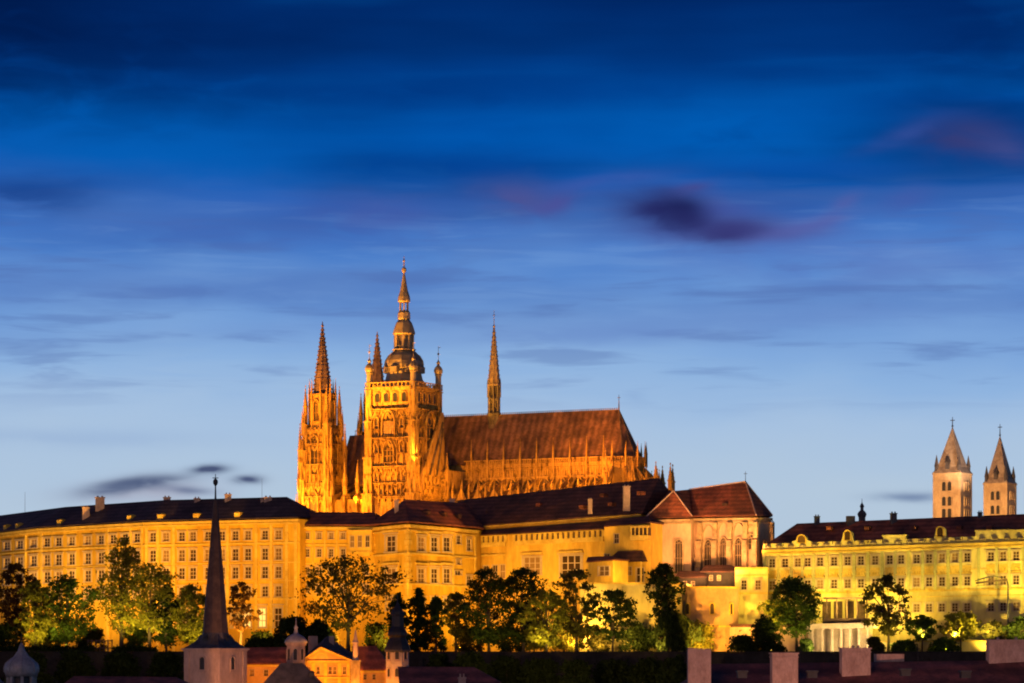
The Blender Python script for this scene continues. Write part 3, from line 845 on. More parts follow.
for k in (7.6, 3.4, 11.3):
    a = math.radians(200 + k * 10); p = (P(706, 0, 860).x + 9.66 * math.cos(a), 860 + 11.05 * math.sin(a), 10.2)
    o = inst('window', fm, p, a + math.pi / 2, (1, 1, 1), OB); kk = bpy.data.objects.new('pane', pm_); COL.objects.link(kk); kk.parent = o

# ------------------------------------------------------------------ All Saints: the red-roofed church at the palace's end
AS = thing('palace_church', 'gothic church with rose walls, tall lancet windows and a red hipped roof', 'church', P(710, 600, 885))
sb = Fac(648, 882, 520, 691, 879, 519, 8)
sn = Fac(691, 884, 518.5, 757, 874, 517.5, 8)
sa = Fac(757, 874, 517.5, 771, 884, 517.8, 8)
wb = MB()
for q in (sb, sn, sa): q.wall(wb, [])
sb.body(wb, 9, True, True)
n3 = Vector((sn.n.x, sn.n.y, 0)); D = 17
a0, a1, b0, b1 = sn.pt(0, 0), sn.pt(0, 1), sa.pt(sa.L, 0), sa.pt(sa.L, 1)
wb.quad(a0 - n3 * D, a0, a1, a1 - n3 * D)
e0, e1 = b0 + Vector((-.4, 8, 0)), b1 + Vector((-.4, 8, 0)); f0, f1 = sn.pt(sn.L, 0) + Vector((-1, 18, 0)), sn.pt(sn.L, 1) + Vector((-1, 18, 0))
wb.quad(b0, e0, e1, b1); wb.quad(e0, f0, f1, e1); wb.quad(f0, a0 - n3 * D, a1 - n3 * D, f1)
wb.build('wall', M_PINK, AS)
co = MB()
for q in (sb, sn, sa): q.course(co, .975, .75, .55); q.course(co, .955, .4, .3)
co.build('cornice', M_TRIMA, AS)
for q, px, py0, py1, w in ((sb, 657, 543, 573, 6.2), (sb, 679, 540, 573, 7), (sn, 708.5, 540, 572, 7.2), (sn, 723.7, 538, 569, 7), (sn, 738.8, 538, 566, 7), (sn, 752, 535, 549, 6.4), (sa, 764, 541, 562, 4)):
    qq = q.s_of(px); z0, z1 = q.z_at(px, py1), q.z_at(px, py0); ww = q.s_of(px + w / 2) - q.s_of(px - w / 2)
    fr, pa = arch_window(ww, z1 - z0, q is not sb and px != 752, 2 if px != 752 else 1, .45, .55)
    o = inst('window', mesh_of(fr, 'window_frame', M_TRIMA), q.ptz(qq, z0, .02), q.rz, (1, 1, 1), AS)
    kk = bpy.data.objects.new('pane', mesh_of(pa, 'window_pane', M_LEAD)); COL.objects.link(kk); kk.parent = o
    if q is sn:   # blind arch above
        fr2, _ = arch_window(ww * 1.35, z1 - z0 + 4.2 if px != 752 else z1 - z0 + 2.6, True, 0, .3, .32, False)
        inst('blind_arch', mesh_of(fr2, 'arch_moulding', M_TRIMA), q.ptz(qq, z0, .01), q.rz, (1, 1, 1), AS)
for px in (701, 716, 731, 746.5, 757.2, 770):
    q = sn if px < 758 else sa; qq = min(q.s_of(px), q.L - .1)
    b_ = MB()
    for z0, z1, d, w in ((8, 24, 2.6, 1.7), (24, 32, 1.9, 1.5), (32, q.zt(qq) - 1.4, 1.2, 1.3)):
        p = [q.ptz(qq + dx_, z, dd) for z in (z0, z1) for dx_, dd in ((-w / 2, d), (w / 2, d), (w / 2, .01), (-w / 2, .01))]; 
        b_.hexa(p)
        b_.add([q.ptz(qq - w / 2, z1, d), q.ptz(qq + w / 2, z1, d), q.ptz(qq + w / 2, z1 + 1.2, .02), q.ptz(qq - w / 2, z1 + 1.2, .02)], [(0, 1, 2, 3)])
    b_.build('buttress', M_TRIMA, AS)
# roofs
rb = MB(); up_ = Vector((0, 0, .75))
A, B, Ca = sn.pt(0, 1, .6) + up_, sn.pt(sn.L, 1, .6) + up_, sa.pt(sa.L, 1, .5) + up_
E, Fk = e1 + up_ + Vector((.5, .2, 0)), f1 + up_ + Vector((0, .6, 0))
G0 = a1 - n3 * (D + .6) + up_
r0 = P(689, 489.5, 893); r1 = P(745.5, 481.5, 885)
rb.quad(A, B, r1, r0); rb.tri(B, Ca, r1); rb.tri(Ca, E, r1); rb.tri(E, Fk, r1); rb.quad(Fk, G0, r0, r1)
L0, L1 = sb.pt(0, 1, .6) + up_ + Vector((-.6, 0, 0)), sb.pt(sb.L, 1, .6) + up_ + Vector((.4, 0, 0)); ap = P(673.5, 491, 885)
rb.tri(L0, L1, ap); rb.quad(L1, A + Vector((.2, .3, 0)), r0, ap)
rb.quad(L0 + Vector((-.5, 14, 0)), L0, ap, P(668, 490, 905)); rb.tri(r0, G0, ap); rb.tri(ap, G0, P(668, 490, 905))
ring = [L0, L1, A, B, Ca, E, Fk, G0]
for i in range(7): rb.quad(ring[i] + dn, ring[i + 1] + dn, ring[i + 1], ring[i])
rb.add([p + dn for p in ring], [tuple(reversed(range(8)))])
r_ = rb.build('roof', M_ROOFR, AS)
vg = MB(); vg.bar(L0 + Vector((0, -.1, .1)), ap + Vector((0, -.1, .15)), .35); vg.bar(L1 + Vector((0, -.1, .1)), ap + Vector((0, -.1, .15)), .35)
vg.bar(r0, r1, .4); vg.bar(B, r1 , .35); vg.bar(Ca, r1, .35); vg.build('ridge_tiles', M_CHIM, r_)
for px, py, Y in ((705, 506, 889), (726, 505, 882)):
    d_ = MB(); c = P(px, py + 2, Y); d_.box(c, (1.5, 2.2, 1.0), sn.rz); d_.box(c + Vector((0, 0, 1)), (1.9, 2.6, .6), sn.rz, .1); d_.build('dormer', M_ROOFD, r_)
cr = MB(); c = r1; cr.tube([c, c + Vector((0, 0, 3.0))], [.1, .06], 5); cr.bar(c + Vector((-.5, 0, 2.3)), c + Vector((.5, 0, 2.3)), .14); cr.build('cross', M_IRON, r_)

for k, (pa_, Ya, ya, pb_, Yb, yb_, rA, rB, lab) in enumerate((
        (676, 868, 578, 706, 866, 577, (680, 571), (702, 571), 'low dark lean-to house at the foot of the church, left one'),
        (702, 869, 572, 736, 866, 572, (706, 565), (731, 565), 'low dark house against the church buttresses, right one'))):
    t_ = thing('lean_to_house', lab, 'house', P((pa_ + pb_) / 2, 590, Ya))
    s = Fac(pa_, Ya, ya, pb_, Yb, yb_, 16); wb = MB(); ops = [s.rect(pa_ + 9 + 8 * i, ya + 6, 3, 5) for i in range(2)]
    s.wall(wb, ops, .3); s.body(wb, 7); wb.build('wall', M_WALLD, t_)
    for o in ops: s.window(t_, o, FR_P)
    rb = MB(); roof_simple(rb, s, 7, rA, rB, .4, lift=.2); rb.build('roof', M_ROOFD, t_)

# ------------------------------------------------------------------ yellow palace on the right
YP = thing('palace', 'long pale yellow palace with shaped dormer gables on its parapet', 'palace', P(900, 653, 868))
s = Fac(763, 868, 549.5, 1052, 830, 539.5, TZ)
cols = [772, 785, 797.7, 807.5, 820, 834, 847.5, 860.8, 875, 889.6, 901, 916.6, 929, 941.8, 954.8, 967, 990.8, 1003, 1016, 1030, 1042]
base_t = s.t_of(916, 559), s.t_of(916, 582.2), s.t_of(916, 608)
ops = []
for r, t in enumerate(base_t):
    for px in cols:
        if r == 2 and px < 870: continue
        hw_ = .078 if r < 2 else .072
        ops.append((s.s_of(px - 3.1), s.s_of(px + 3.1), t - hw_ / 2, t + hw_ / 2))
log = [(s.s_of(822 + k * 11.5), s.s_of(822 + k * 11.5 + 9.0), .27, .49) for k in range(4)]
wb = MB(); s.wall(wb, ops + log, .42); s.body(wb, 15); wb.build('wall', M_YELLOW, YP)
for o in ops: s.window(YP, o)
lg = MB()
for o in log: lg.quad(s.pt(o[0], o[2], -.4), s.pt(o[1], o[2], -.4), s.pt(o[1], o[3], -.4), s.pt(o[0], o[3], -.4))
lg.build('loggia', M_WOOD, YP)
co = MB(); ls = MB()
for t, h, d in ((.968, .8, .9), (.95, .35, .5), (.565, .45, .35), (.755, .25, .18), (.515, .25, .2)): s.course(co, t, h, d)
for o in ops:
    if o[3] > .6 and o[3] < .75:
        c_ = (o[0] + o[1]) / 2; s.strip(co, c_, 2.9, o[3] + .028, o[3] + .04, .5)
        for dq in (-.8, 0, .8): s.strip(co, c_ + dq, .7, o[3] + .04, o[3] + (.065 if dq else .08), .25)
        s.strip(co, c_, 1.9, o[2] - .05, o[2] - .022, .15)
    if o[3] > .85: s.strip(co, c_ := (o[0] + o[1]) / 2, 2.6, o[2] - .06, o[2] - .03, .15)
mids = [764.5] + [(a + b) / 2 for a, b in zip(cols, cols[1:])] + [1048]
for px in mids:
    wq = 1.0 if (px % 3) else .8
    s.strip(ls, s.s_of(px), .85, .57, .945, .22)
# attic parapet, dormer gables
at = MB()
for i in range(40):
    q0, q1 = s.L * i / 40 + .15, s.L * (i + 1) / 40 - .15
    zz = s.zt(q0) + .85
    at.hexa([s.ptz(q0, zz, .2), s.ptz(q1, zz, .2), s.ptz(q1, zz, -.4), s.ptz(q0, zz, -.4), s.ptz(q0, zz + .75, .2), s.ptz(q1, zz + .75, .2), s.ptz(q1, zz + .75, -.4), s.ptz(q0, zz + .75, -.4)])
s.course(at, 1.0, .85, .2)
n3 = Vector((s.n.x, s.n.y, 0)); u3 = Vector((s.u.x, s.u.y, 0))
par = at.build('parapet', M_YELLOW, YP); ORG[par] = ORG[YP]
cb = MB()
for i in range(24):
    q = s.L * (i + .5) / 24
    c = s.ptz(q, s.zt(q) + .62, .55); cb.lathe(c, [(.9, -.25), (1.0, .1), (.75, .5), (.3, .7)], 8, 0)
cb.build('copper_cover', M_COPPER, par)
for px, w, py, kind in ((802, 20, 534.5, 0), (848, 11, 530.5, 1), (895, 23, 536, 2), (940.5, 11, 526.5, 1), (1001, 50, 531, 2)):
    q0, q1 = s.s_of(px - w / 2), s.s_of(px + w / 2); z0 = s.zt(q0) + .85; z1 = s.z_at(px, py)
    d_ = MB(); h = z1 - z0; qm = (q0 + q1) / 2; R = (q1 - q0) / 2
    if kind == 2: prof = [(q0, z0), (q1, z0), (q1, z1), (q0, z1)]
    elif kind == 0:
        prof = [(q0, z0), (q1, z0), (q1, z0 + h * .35), (qm + R * .6, z0 + h * .45)] + [(qm + R * .55 * math.cos(a), z0 + h * .5 + h * .5 * math.sin(a)) for a in np.linspace(0, math.pi, 9)] + [(qm - R * .6, z0 + h * .45), (q0, z0 + h * .35)]
    else:
        prof = [(q0 - .5, z0), (q1 + .5, z0), (q1 + .1, z0 + h * .3), (q1 - .3, z0 + h * .7)] + [(qm + R * .85 * math.cos(a), z0 + h * .72 + h * .28 * math.sin(a)) for a in np.linspace(0, math.pi, 9)] + [(q0 + .3, z0 + h * .7), (q0 - .1, z0 + h * .3)]
    n_ = len(prof)
    d_.add([s.ptz(a, b, .35) for a, b in prof] + [s.ptz(a, b, -1.2) for a, b in prof], [tuple(range(n_)), tuple(reversed(range(n_, 2 * n_)))] + [(i, i + n_, (i + 1) % n_ + n_, (i + 1) % n_) for i in range(n_)])
    if kind == 2: d_.hexa([s.ptz(a, b, c_) for b in (z1, z1 + .3) for a, c_ in ((q0 - .2, .6), (q1 + .2, .6), (q1 + .2, -1.3), (q0 - .2, -1.3))])
    dg = d_.build('dormer_gable', M_YELLOW, YP); ORG[dg] = ORG[YP]
    if kind < 2:
        ww, hh2 = ((2.4, 2.0) if kind == 0 else (1.7, 2.6))
        fr, pa = arch_window(ww, hh2, False, 0, .3, .25, False)
        o = inst('window', mesh_of(fr, 'window_frame', M_TRIM), s.ptz(qm, z0 + h * .28, .37), s.rz, (1, 1, 1), dg)
        kk = mesh_of(pa, 'window_pane', M_PANE); o2 = inst('pane', kk, s.ptz(qm, z0 + h * .28, .375), s.rz, (1, 1, 1), dg)
co.build('cornice', M_TRIM, YP); ls.build('pilaster', M_LESENE, YP)
rb = MB(); roof_simple(rb, s, 16, (797, 523.5), (1060, 512.5), .1, lift=.8); r_ = rb.build('roof', M_ROOFP, YP)
for px, a, b, w, Y in ((817, 517, 522.5, 5, 869), (850.5, 516, 522, 8, 864), (893.5, 514, 520, 6, 858), (980, 513, 517, 4, 847), (770, 520, 524, 4, 870)):
    if px > 775: chimney(px, a, b, w, Y, M_SLATE, r_, cap=px != 850.5)
for px in (830, 868, 915, 960, 990):
    c = P(px, 530, s.A.y + s.u.y * s.s_of(px) + 4); d_ = MB(); d_.box(c, (1.5, 2.2, 1.0), s.rz); d_.box(c + Vector((0, 0, 1)), (1.9, 2.6, .5), s.rz, .1); d_.build('roof_dormer', M_ROOFR, r_)
CL = thing('bell_turret', 'slim dark onion-capped lantern turret rising behind the yellow palace roof', 'turret', P(862, 600, 960))
c = P(862, 524, 960); k = 960 / F
mb = MB(); mb.lathe((c.x, c.y, PZ), [(1.1, 0), (1.1, c.z - PZ + 9.0 * k * 1)], 8); mb.build('shaft', M_SLATE, CL)
mb = MB(); mb.lathe(c, [(1.2, 2.2), (1.35, 2.6), (1.5, 3.2), (1.1, 3.9), (.55, 4.4), (.5, 5.2), (.75, 5.6), (.5, 6.2), (.12, 6.8), (.05, 8.2)], 8); mb.build('onion_cap', M_SLATE, CL)

# low wing left of the yellow palace, garden colonnade, garden walls
LW = thing('low_wing', 'low yellow palace wing without a visible roof between church and yellow palace', 'palace wing', P(750, 653, 900))
s = Fac(735, 863, 567.5, 768, 862, 567, TZ)
ops = [s.rect(px, 585, 5.5, 9) for px in (744, 758)]
wb = MB(); s.wall(wb, ops); s.body(wb, 9); n3 = Vector((s.n.x, s.n.y, 0)); wb.quad(s.pt(0, 1), s.pt(s.L, 1), s.pt(s.L, 1) - n3 * 9, s.pt(0, 1) - n3 * 9); wb.build('wall', M_YELLOW, LW)
for o in ops: s.window(LW, o)
co = MB(); s.course(co, .975, .6, .6); s.course(co, s.t_of(750, 594), .4, .25); s.course(co, s.t_of(750, 576), .3, .25); co.build('cornice', M_TRIM, LW)
GW = thing('garden_wall', 'rose garden wall with a dark tiled coping below the low yellow wing', 'wall', P(760, 653, 862))
s = Fac(724, 852, 627, 812, 848, 627, TZ); wb = MB(); s.wall(wb, []); s.body(wb, 6); wb.build('wall', M_PINK, GW)
cp = MB(); 
cp.hexa([s.ptz(q, s.zt(q) + z, d) for z, in ((0,), (.8,)) for q, d in ((-.3, .5 - z * .3), (s.L + .3, .5 - z * .3), (s.L + .3, -6.5), (-.3, -6.5))]); cp.build('coping', M_ROOFD, GW)
GC = thing('garden_colonnade', 'pale classical garden colonnade with a flat entablature and a timber loggia on top', 'pavilion', P(840, 653, 846))
s = Fac(808, 840, 625, 872, 834, 624, TZ)
bw = MB(); q_ = Fac(808, 846, 625, 872, 840, 624, TZ); q_.wall(bw, []); q_.body(bw, .5); bw.build('back_wall', M_PALE, GC)
en = MB()
for z0, z1, d in ((-1.1, -.5, .15), (-.5, 0, .35), (0, .35, .6)):
    en.hexa([s.ptz(q, s.zt(q) + z, dd) for z in (z0, z1) for q, dd in ((-.4, d), (s.L + .4, d), (s.L + .4, -5.5), (-.4, -5.5))])
en.build('entablature', M_PALE, GC)
for px in (812, 822, 832, 841, 850, 859, 868):
    q = s.s_of(px); c = s.ptz(q, TZ, -.3); h = s.zt(q) - 1.1 - TZ; m_ = MB()
    m_.lathe(c, [(.62, 0), (.62, .3), (.48, .35), (.45, h * .5), (.38, h - .5), (.55, h - .3), (.6, h)], 12); m_.build('column', M_PALE, GC)
tl = MB(); z0 = s.zt(0) + .35; z1 = s.z_at(830, 599)
for px in (826, 836, 846, 856, 866): tl.bar(s.ptz(s.s_of(px), z0, -1.0), s.ptz(s.s_of(px), z1, -1.0), .35)
tl.hexa([s.ptz(q, z, d) for z in (z1, z1 + .5) for q, d in ((s.s_of(823), -.4), (s.s_of(869), -.4), (s.s_of(869), -5), (s.s_of(823), -5))])
tl.hexa([s.ptz(q, z, d) for z in (z0, z0 + 1.5) for q, d in ((s.s_of(823), -.8), (s.s_of(869), -.8), (s.s_of(869), -1.05), (s.s_of(823), -1.05))])
tl.build('timber_loggia', M_WOOD, GC)
YW = thing('garden_wall', 'bright yellow low garden wall under the small trees at the yellow palace', 'wall', P(930, 653, 836))
s = Fac(872, 834, 642, 1000, 825, 641, TZ); wb = MB(); s.wall(wb, []); s.body(wb, .8); wb.build('wall', M_YELLOW, YW)
cp = MB(); s.course(cp, .97, .3, .2); cp.build('coping', M_TRIM, YW)

# terrace wall under the gardens
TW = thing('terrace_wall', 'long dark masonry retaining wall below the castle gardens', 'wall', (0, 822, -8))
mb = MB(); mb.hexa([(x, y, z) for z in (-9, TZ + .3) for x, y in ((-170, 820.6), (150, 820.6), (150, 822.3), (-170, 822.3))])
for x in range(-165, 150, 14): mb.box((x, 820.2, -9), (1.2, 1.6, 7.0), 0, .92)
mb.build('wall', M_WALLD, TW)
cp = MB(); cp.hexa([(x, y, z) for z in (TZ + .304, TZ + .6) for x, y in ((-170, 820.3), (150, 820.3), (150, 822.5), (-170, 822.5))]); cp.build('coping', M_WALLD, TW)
FN = thing('railing', 'short dark timber railing in front of the lit garden, left of the tall tree', 'railing', P(100, 648, 826))
for px in (88, 92, 96, 100, 104, 108, 112):
    m_ = MB(); c = P(px, 653, 826); m_.box((c.x, 826, TZ), (.3, .3, 3.9)); m_.build('post', M_WOOD, FN)
for z in (TZ + 3.4, TZ + 1.4):
    m_ = MB(); m_.box((P(100, 0, 826).x, 825.8, z), (26 * 826 / F, .16, .28)); m_.build('rail', M_WOOD, FN)

# ------------------------------------------------------------------ the cathedral (own axes: x along the nave to the east, -y to the south)
CA = thing('cathedral', 'great gothic cathedral with floodlit stone, tall helm tower and steep slate roof above the palaces', 'cathedral', (-36, 1000, PZ), None, math.radians(-28))


def arch_inst(name, parent, loc, rz, w, h, mull=2, sur=.4, deep=.55, m=None, pane=None):
    fr, pa = arch_window(w, h, True, mull, sur, deep)
    o = inst(name, mesh_of(fr, 'window_tracery', m or M_STONE), loc, rz, (1, 1, 1), parent)
    k = bpy.data.objects.new('pane', mesh_of(pa, 'church_pane', pane or M_LEAD)); COL.objects.link(k); k.parent = o
    return o


def gothic_face(mb, o, u, n, w, z0, z1, cols, strings, d=.3, seed=0):
    """blind tracery on one wall face: ribs, string courses, little gables"""
    rnd = random.Random(seed); o, u, n = Vector((*o, 0)), Vector((*u, 0)), Vector((*n, 0))
    def bx(a, b, za, zb, dd):
        p = []
        for z in (za, zb):
            for q, e in ((a, dd), (b, dd), (b, .008), (a, .008)):
                v = o + u * q + n * e; p.append((v.x, v.y, z))
        mb.hexa(p)
    for i in range(cols + 1):
        x = -w / 2 + w * i / cols; bx(x - .14, x + .14, z0, z1, d * (1.3 if i in (0, cols) else .8))
    for z in strings: bx(-w / 2, w / 2, z, z + .35, d * 1.7); bx(-w / 2, w / 2, z - .5, z - .25, d)
    zs = [z0] + list(strings) + [z1]
    for za, zb in zip(zs, zs[1:]):
        if zb - za < 2.5: continue
        for i in range(cols):
            x = -w / 2 + w * (i + .5) / cols; h = w / cols
            top = zb - .7; b0 = top - h * .95
            for sgn in (-1, 1):
                p0 = o + u * (x + sgn * h * .46) + n * (d * .8); p1 = o + u * x + n * (d * .8)
                mb.bar((p0.x, p0.y, b0), (p1.x, p1.y, top), .3, .5)
            if zb - za > 5: bx(x - h * .42, x + h * .42, za + (zb - za) * .45, za + (zb - za) * .45 + .22, d * .7)


# great south tower ---------------------------------------------------
a = 8.3
mb = MB(); mb.box((0, 0, PZ), (2 * a, 2 * a, 81 - PZ)); mb.box((0, 0, 81), (2 * a + .7, 2 * a + .7, 5.6)); 
GT = mb.build('great_tower', M_STONE, CA)
tr = MB()
for (o, u, n, sd) in (((0, -a), (1, 0), (0, -1), 1), ((a, 0), (0, 1), (1, 0), 2), ((-a, 0), (0, -1), (-1, 0), 3)):
    gothic_face(tr, o, u, n, 2 * a - 2.6, 49, 80.6, 6, (50.5, 55, 60.5, 70, 79.5), .75, sd)
tr.build('tracery', M_STONE, GT)
arch_inst('window', GT, (-.6, -a - .66, 62.2), 0, 3.6, 7.0, 2)
arch_inst('window', GT, (-.6, -a - .66, 71.0), 0, 4.4, 8.0, 3, .5, .7)
arch_inst('window', GT, (a + .68, 1.2, 61), math.pi / 2, 5.8, 18.0, 1, .5, .9, pane=M_IRON)
gl = MB(); gl.box((-.6, -a - .75, 71.2), (4.2, .1, 4.4)); gl.build('gilded_grille', M_GILT, GT)
for sx_, sy_ in ((-1, -1), (1, -1), (1, 1), (-1, 1)):
    b_ = MB(); x, y = sx_ * a, sy_ * a
    for z0, z1, w in ((PZ, 52, 3.9), (52, 64, 3.2), (64, 76, 2.6), (76, 86.4, 2.1)):
        b_.box((x, y, z0), (w, w, z1 - z0)); b_.box((x, y, z1 - .5), (w + .5, w + .5, .4))
        if z1 < 80:
            for ex, ey in ((sx_, 0), (0, sy_)):
                b_.pinnacle((x + ex * w * .45, y + ey * w * .45, z1 - 3), .75, 3.0, 3.6)
                b_.pinnacle((x + ex * w * .42 + (sx_ if ex == 0 else 0) * -.95, y + ey * w * .42 + (sy_ if ey == 0 else 0) * -.95, z1 - 5), .5, 3.4, 2.6, False)
    for k in range(4):
        z = 40 + k * 9
        b_.box((x, y, z), (4.3 - k * .55, 4.3 - k * .55, .35))
    b_.build('corner_buttress', M_STONE, GT)
for sx_, (zz, qs) in enumerate(((56, (-5.2, 5.2)), (65.5, (-5.2, 4.6)), (73.5, (-5.2, 4.6)), (51.5, (-3.4, 0, 3.4)))):
    for q in qs:
        for loc, rz in (((q, -a - .3, zz), 0), ((a + .3, q, zz), math.pi / 2)):
            if rz and abs(q) < 4 : continue
            arch_inst('niche', GT, loc, rz, 1.5, 3.6, 0, .3, .8, pane=M_STONED)
# belfry openings under the gallery
for k in range(4):
    for sd in (0, 1, 2):
        q = -5.1 + k * 3.4
        loc = ((q, -a - .37, 82.2), 0) if sd == 0 else ((a + .37, q, 82.2), math.pi / 2) if sd == 1 else ((-a - .37, q, 82.2), -math.pi / 2)
        fr, pa = arch_window(1.7, 3.0, False, 0, .3, .3, False)
        o = inst('belfry_opening', mesh_of(fr, 'opening_frame', M_STONE), loc[0], loc[1], (1, 1, 1), GT)
        kk = bpy.data.objects.new('opening', mesh_of(pa, 'opening_dark', M_IRON)); COL.objects.link(kk); kk.parent = o
gm = MB(); gm.box((0, 0, 86.6), (2 * a + 2.4, 2 * a + 2.4, .5)); gm.box((0, 0, 86.0), (2 * a + 1.5, 2 * a + 1.5, .6))
h_ = a + 1.0
for i in range(13):
    q = -h_ + 2 * h_ * i / 12
    for x, y in ((q, -h_), (q, h_), (-h_, q), (h_, q)): gm.box((x, y, 87.1), (.3, .3, 1.3))
for (x, y, w, d) in ((0, -h_, 2 * h_ + .3, .4), (0, h_, 2 * h_ + .3, .4), (-h_, 0, .4, 2 * h_ + .3), (h_, 0, .4, 2 * h_ + .3)): gm.box((x, y, 88.4), (w, d, .3))
gm.build('gallery', M_STONE, GT)
# helm
k_ = 1000 / F
row = lambda py: (HOR - py) * 1000 / F
W_ = lambda px: px * k_ / 2
hp = [(W_(52), 87.2), (W_(46), 88.2), (W_(38), 90), (W_(35), 92), (W_(35), row(370)), (W_(37.5), row(369)), (W_(38.5), row(365)), (W_(37), row(361)), (W_(31), row(356)), (W_(24), row(353)), (W_(20), row(351)), (W_(24), row(350.5)), (W_(24), row(349.3)), (W_(18), row(349))]
mb = MB(); mb.lathe((0, 0, 0), hp, 8, math.pi / 8); HE = mb.build('helm', M_COPPER, GT)
mb = MB()
for q in range(8):
    an = math.pi / 8 + q * math.pi / 4; r = W_(18)
    mb.box((r * math.cos(an), r * math.sin(an), row(349)), (.75, .75, row(334) - row(349)), an)
mb.lathe((0, 0, 0), [(W_(9), row(349)), (W_(9), row(334))], 8)
for q in range(8):
    a0, a1 = math.pi / 8 + q * math.pi / 4, math.pi / 8 + (q + 1) * math.pi / 4; r = W_(18.5)
    mb.bar((r * math.cos(a0), r * math.sin(a0), row(346.5)), (r * math.cos(a1), r * math.sin(a1), row(346.5)), .35)
mb.lathe((0, 0, 0), [(W_(21), row(335)), (W_(23), row(334)), (W_(21.5), row(331)), (W_(19), row(327)), (W_(16), row(323)), (W_(11.5), row(320)), (W_(13), row(319)), (W_(12.5), row(313)), (W_(10), row(311)), (W_(9.5), row(310.5))], 8, math.pi / 8)
for q in range(6):
    an = q * math.pi / 3; r = W_(8.3); mb.box((r * math.cos(an), r * math.sin(an), row(311)), (.5, .5, row(302) - row(311)), an)
mb.lathe((0, 0, 0), [(W_(11), row(302.5)), (W_(13), row(301)), (W_(12), row(297)), (W_(8), row(291)), (W_(5.5), row(284)), (W_(3.2), row(277)), (W_(1.6), row(273)), (W_(4), row(272)), (W_(5), row(270)), (W_(4), row(268)), (W_(1.4), row(267)), (W_(1.2), row(262)), (W_(2.5), row(261)), (W_(.8), row(259)), (W_(.5), row(256))], 8, math.pi / 8)
mb.build('lantern', M_COPPER, GT)
rb_ = MB()
for q in range(8):
    an = math.pi / 8 + q * math.pi / 4
    rb_.tube([(r * 1.015 * math.cos(an), r * 1.015 * math.sin(an), z) for r, z in hp[5:11]], [.22] * 6, 5)
    a2 = q * math.pi / 4; r = W_(36.5)
    rb_.box((r * math.cos(a2), r * math.sin(a2), 92.3), (2.4, 1.7, 1.7), a2 + math.pi / 2); rb_.box((r * math.cos(a2), r * math.sin(a2), 94.0), (2.8, 2.0, 1.1), a2 + math.pi / 2, .1)
rb_.build('rib_and_dormer', M_COPPER, GT)
for sx_, sy_ in ((-1, -1), (1, -1), (1, 1), (-1, 1)):
    x, y = sx_ * (a + .1), sy_ * (a + .1)
    mb = MB(); mb.lathe((x, y, 0), [(1.0, 84), (1.0, 91.6), (1.3, 91.8), (1.15, 92.2), (1.5, 92.9), (1.55, 93.6), (1.15, 94.5), (.5, 95.1), (.5, 95.6), (.7, 96), (.3, 96.6), (.09, 97.2), (.07, 101.6)], 8)
    mb.lathe((x, y, 0), [(.3, 98.7), (.45, 99), (.3, 99.3)], 6); mb.bar((x, y, 101.0), (x + .8, y, 101.2), .35, .1)
    mb.build('corner_turret', M_COPPER, GT)

# west towers -----------------------------------------------------------
WSP = mat('west spire stone', (.26, .17, .12), (.11, .07, .05), .6, .9, .4)


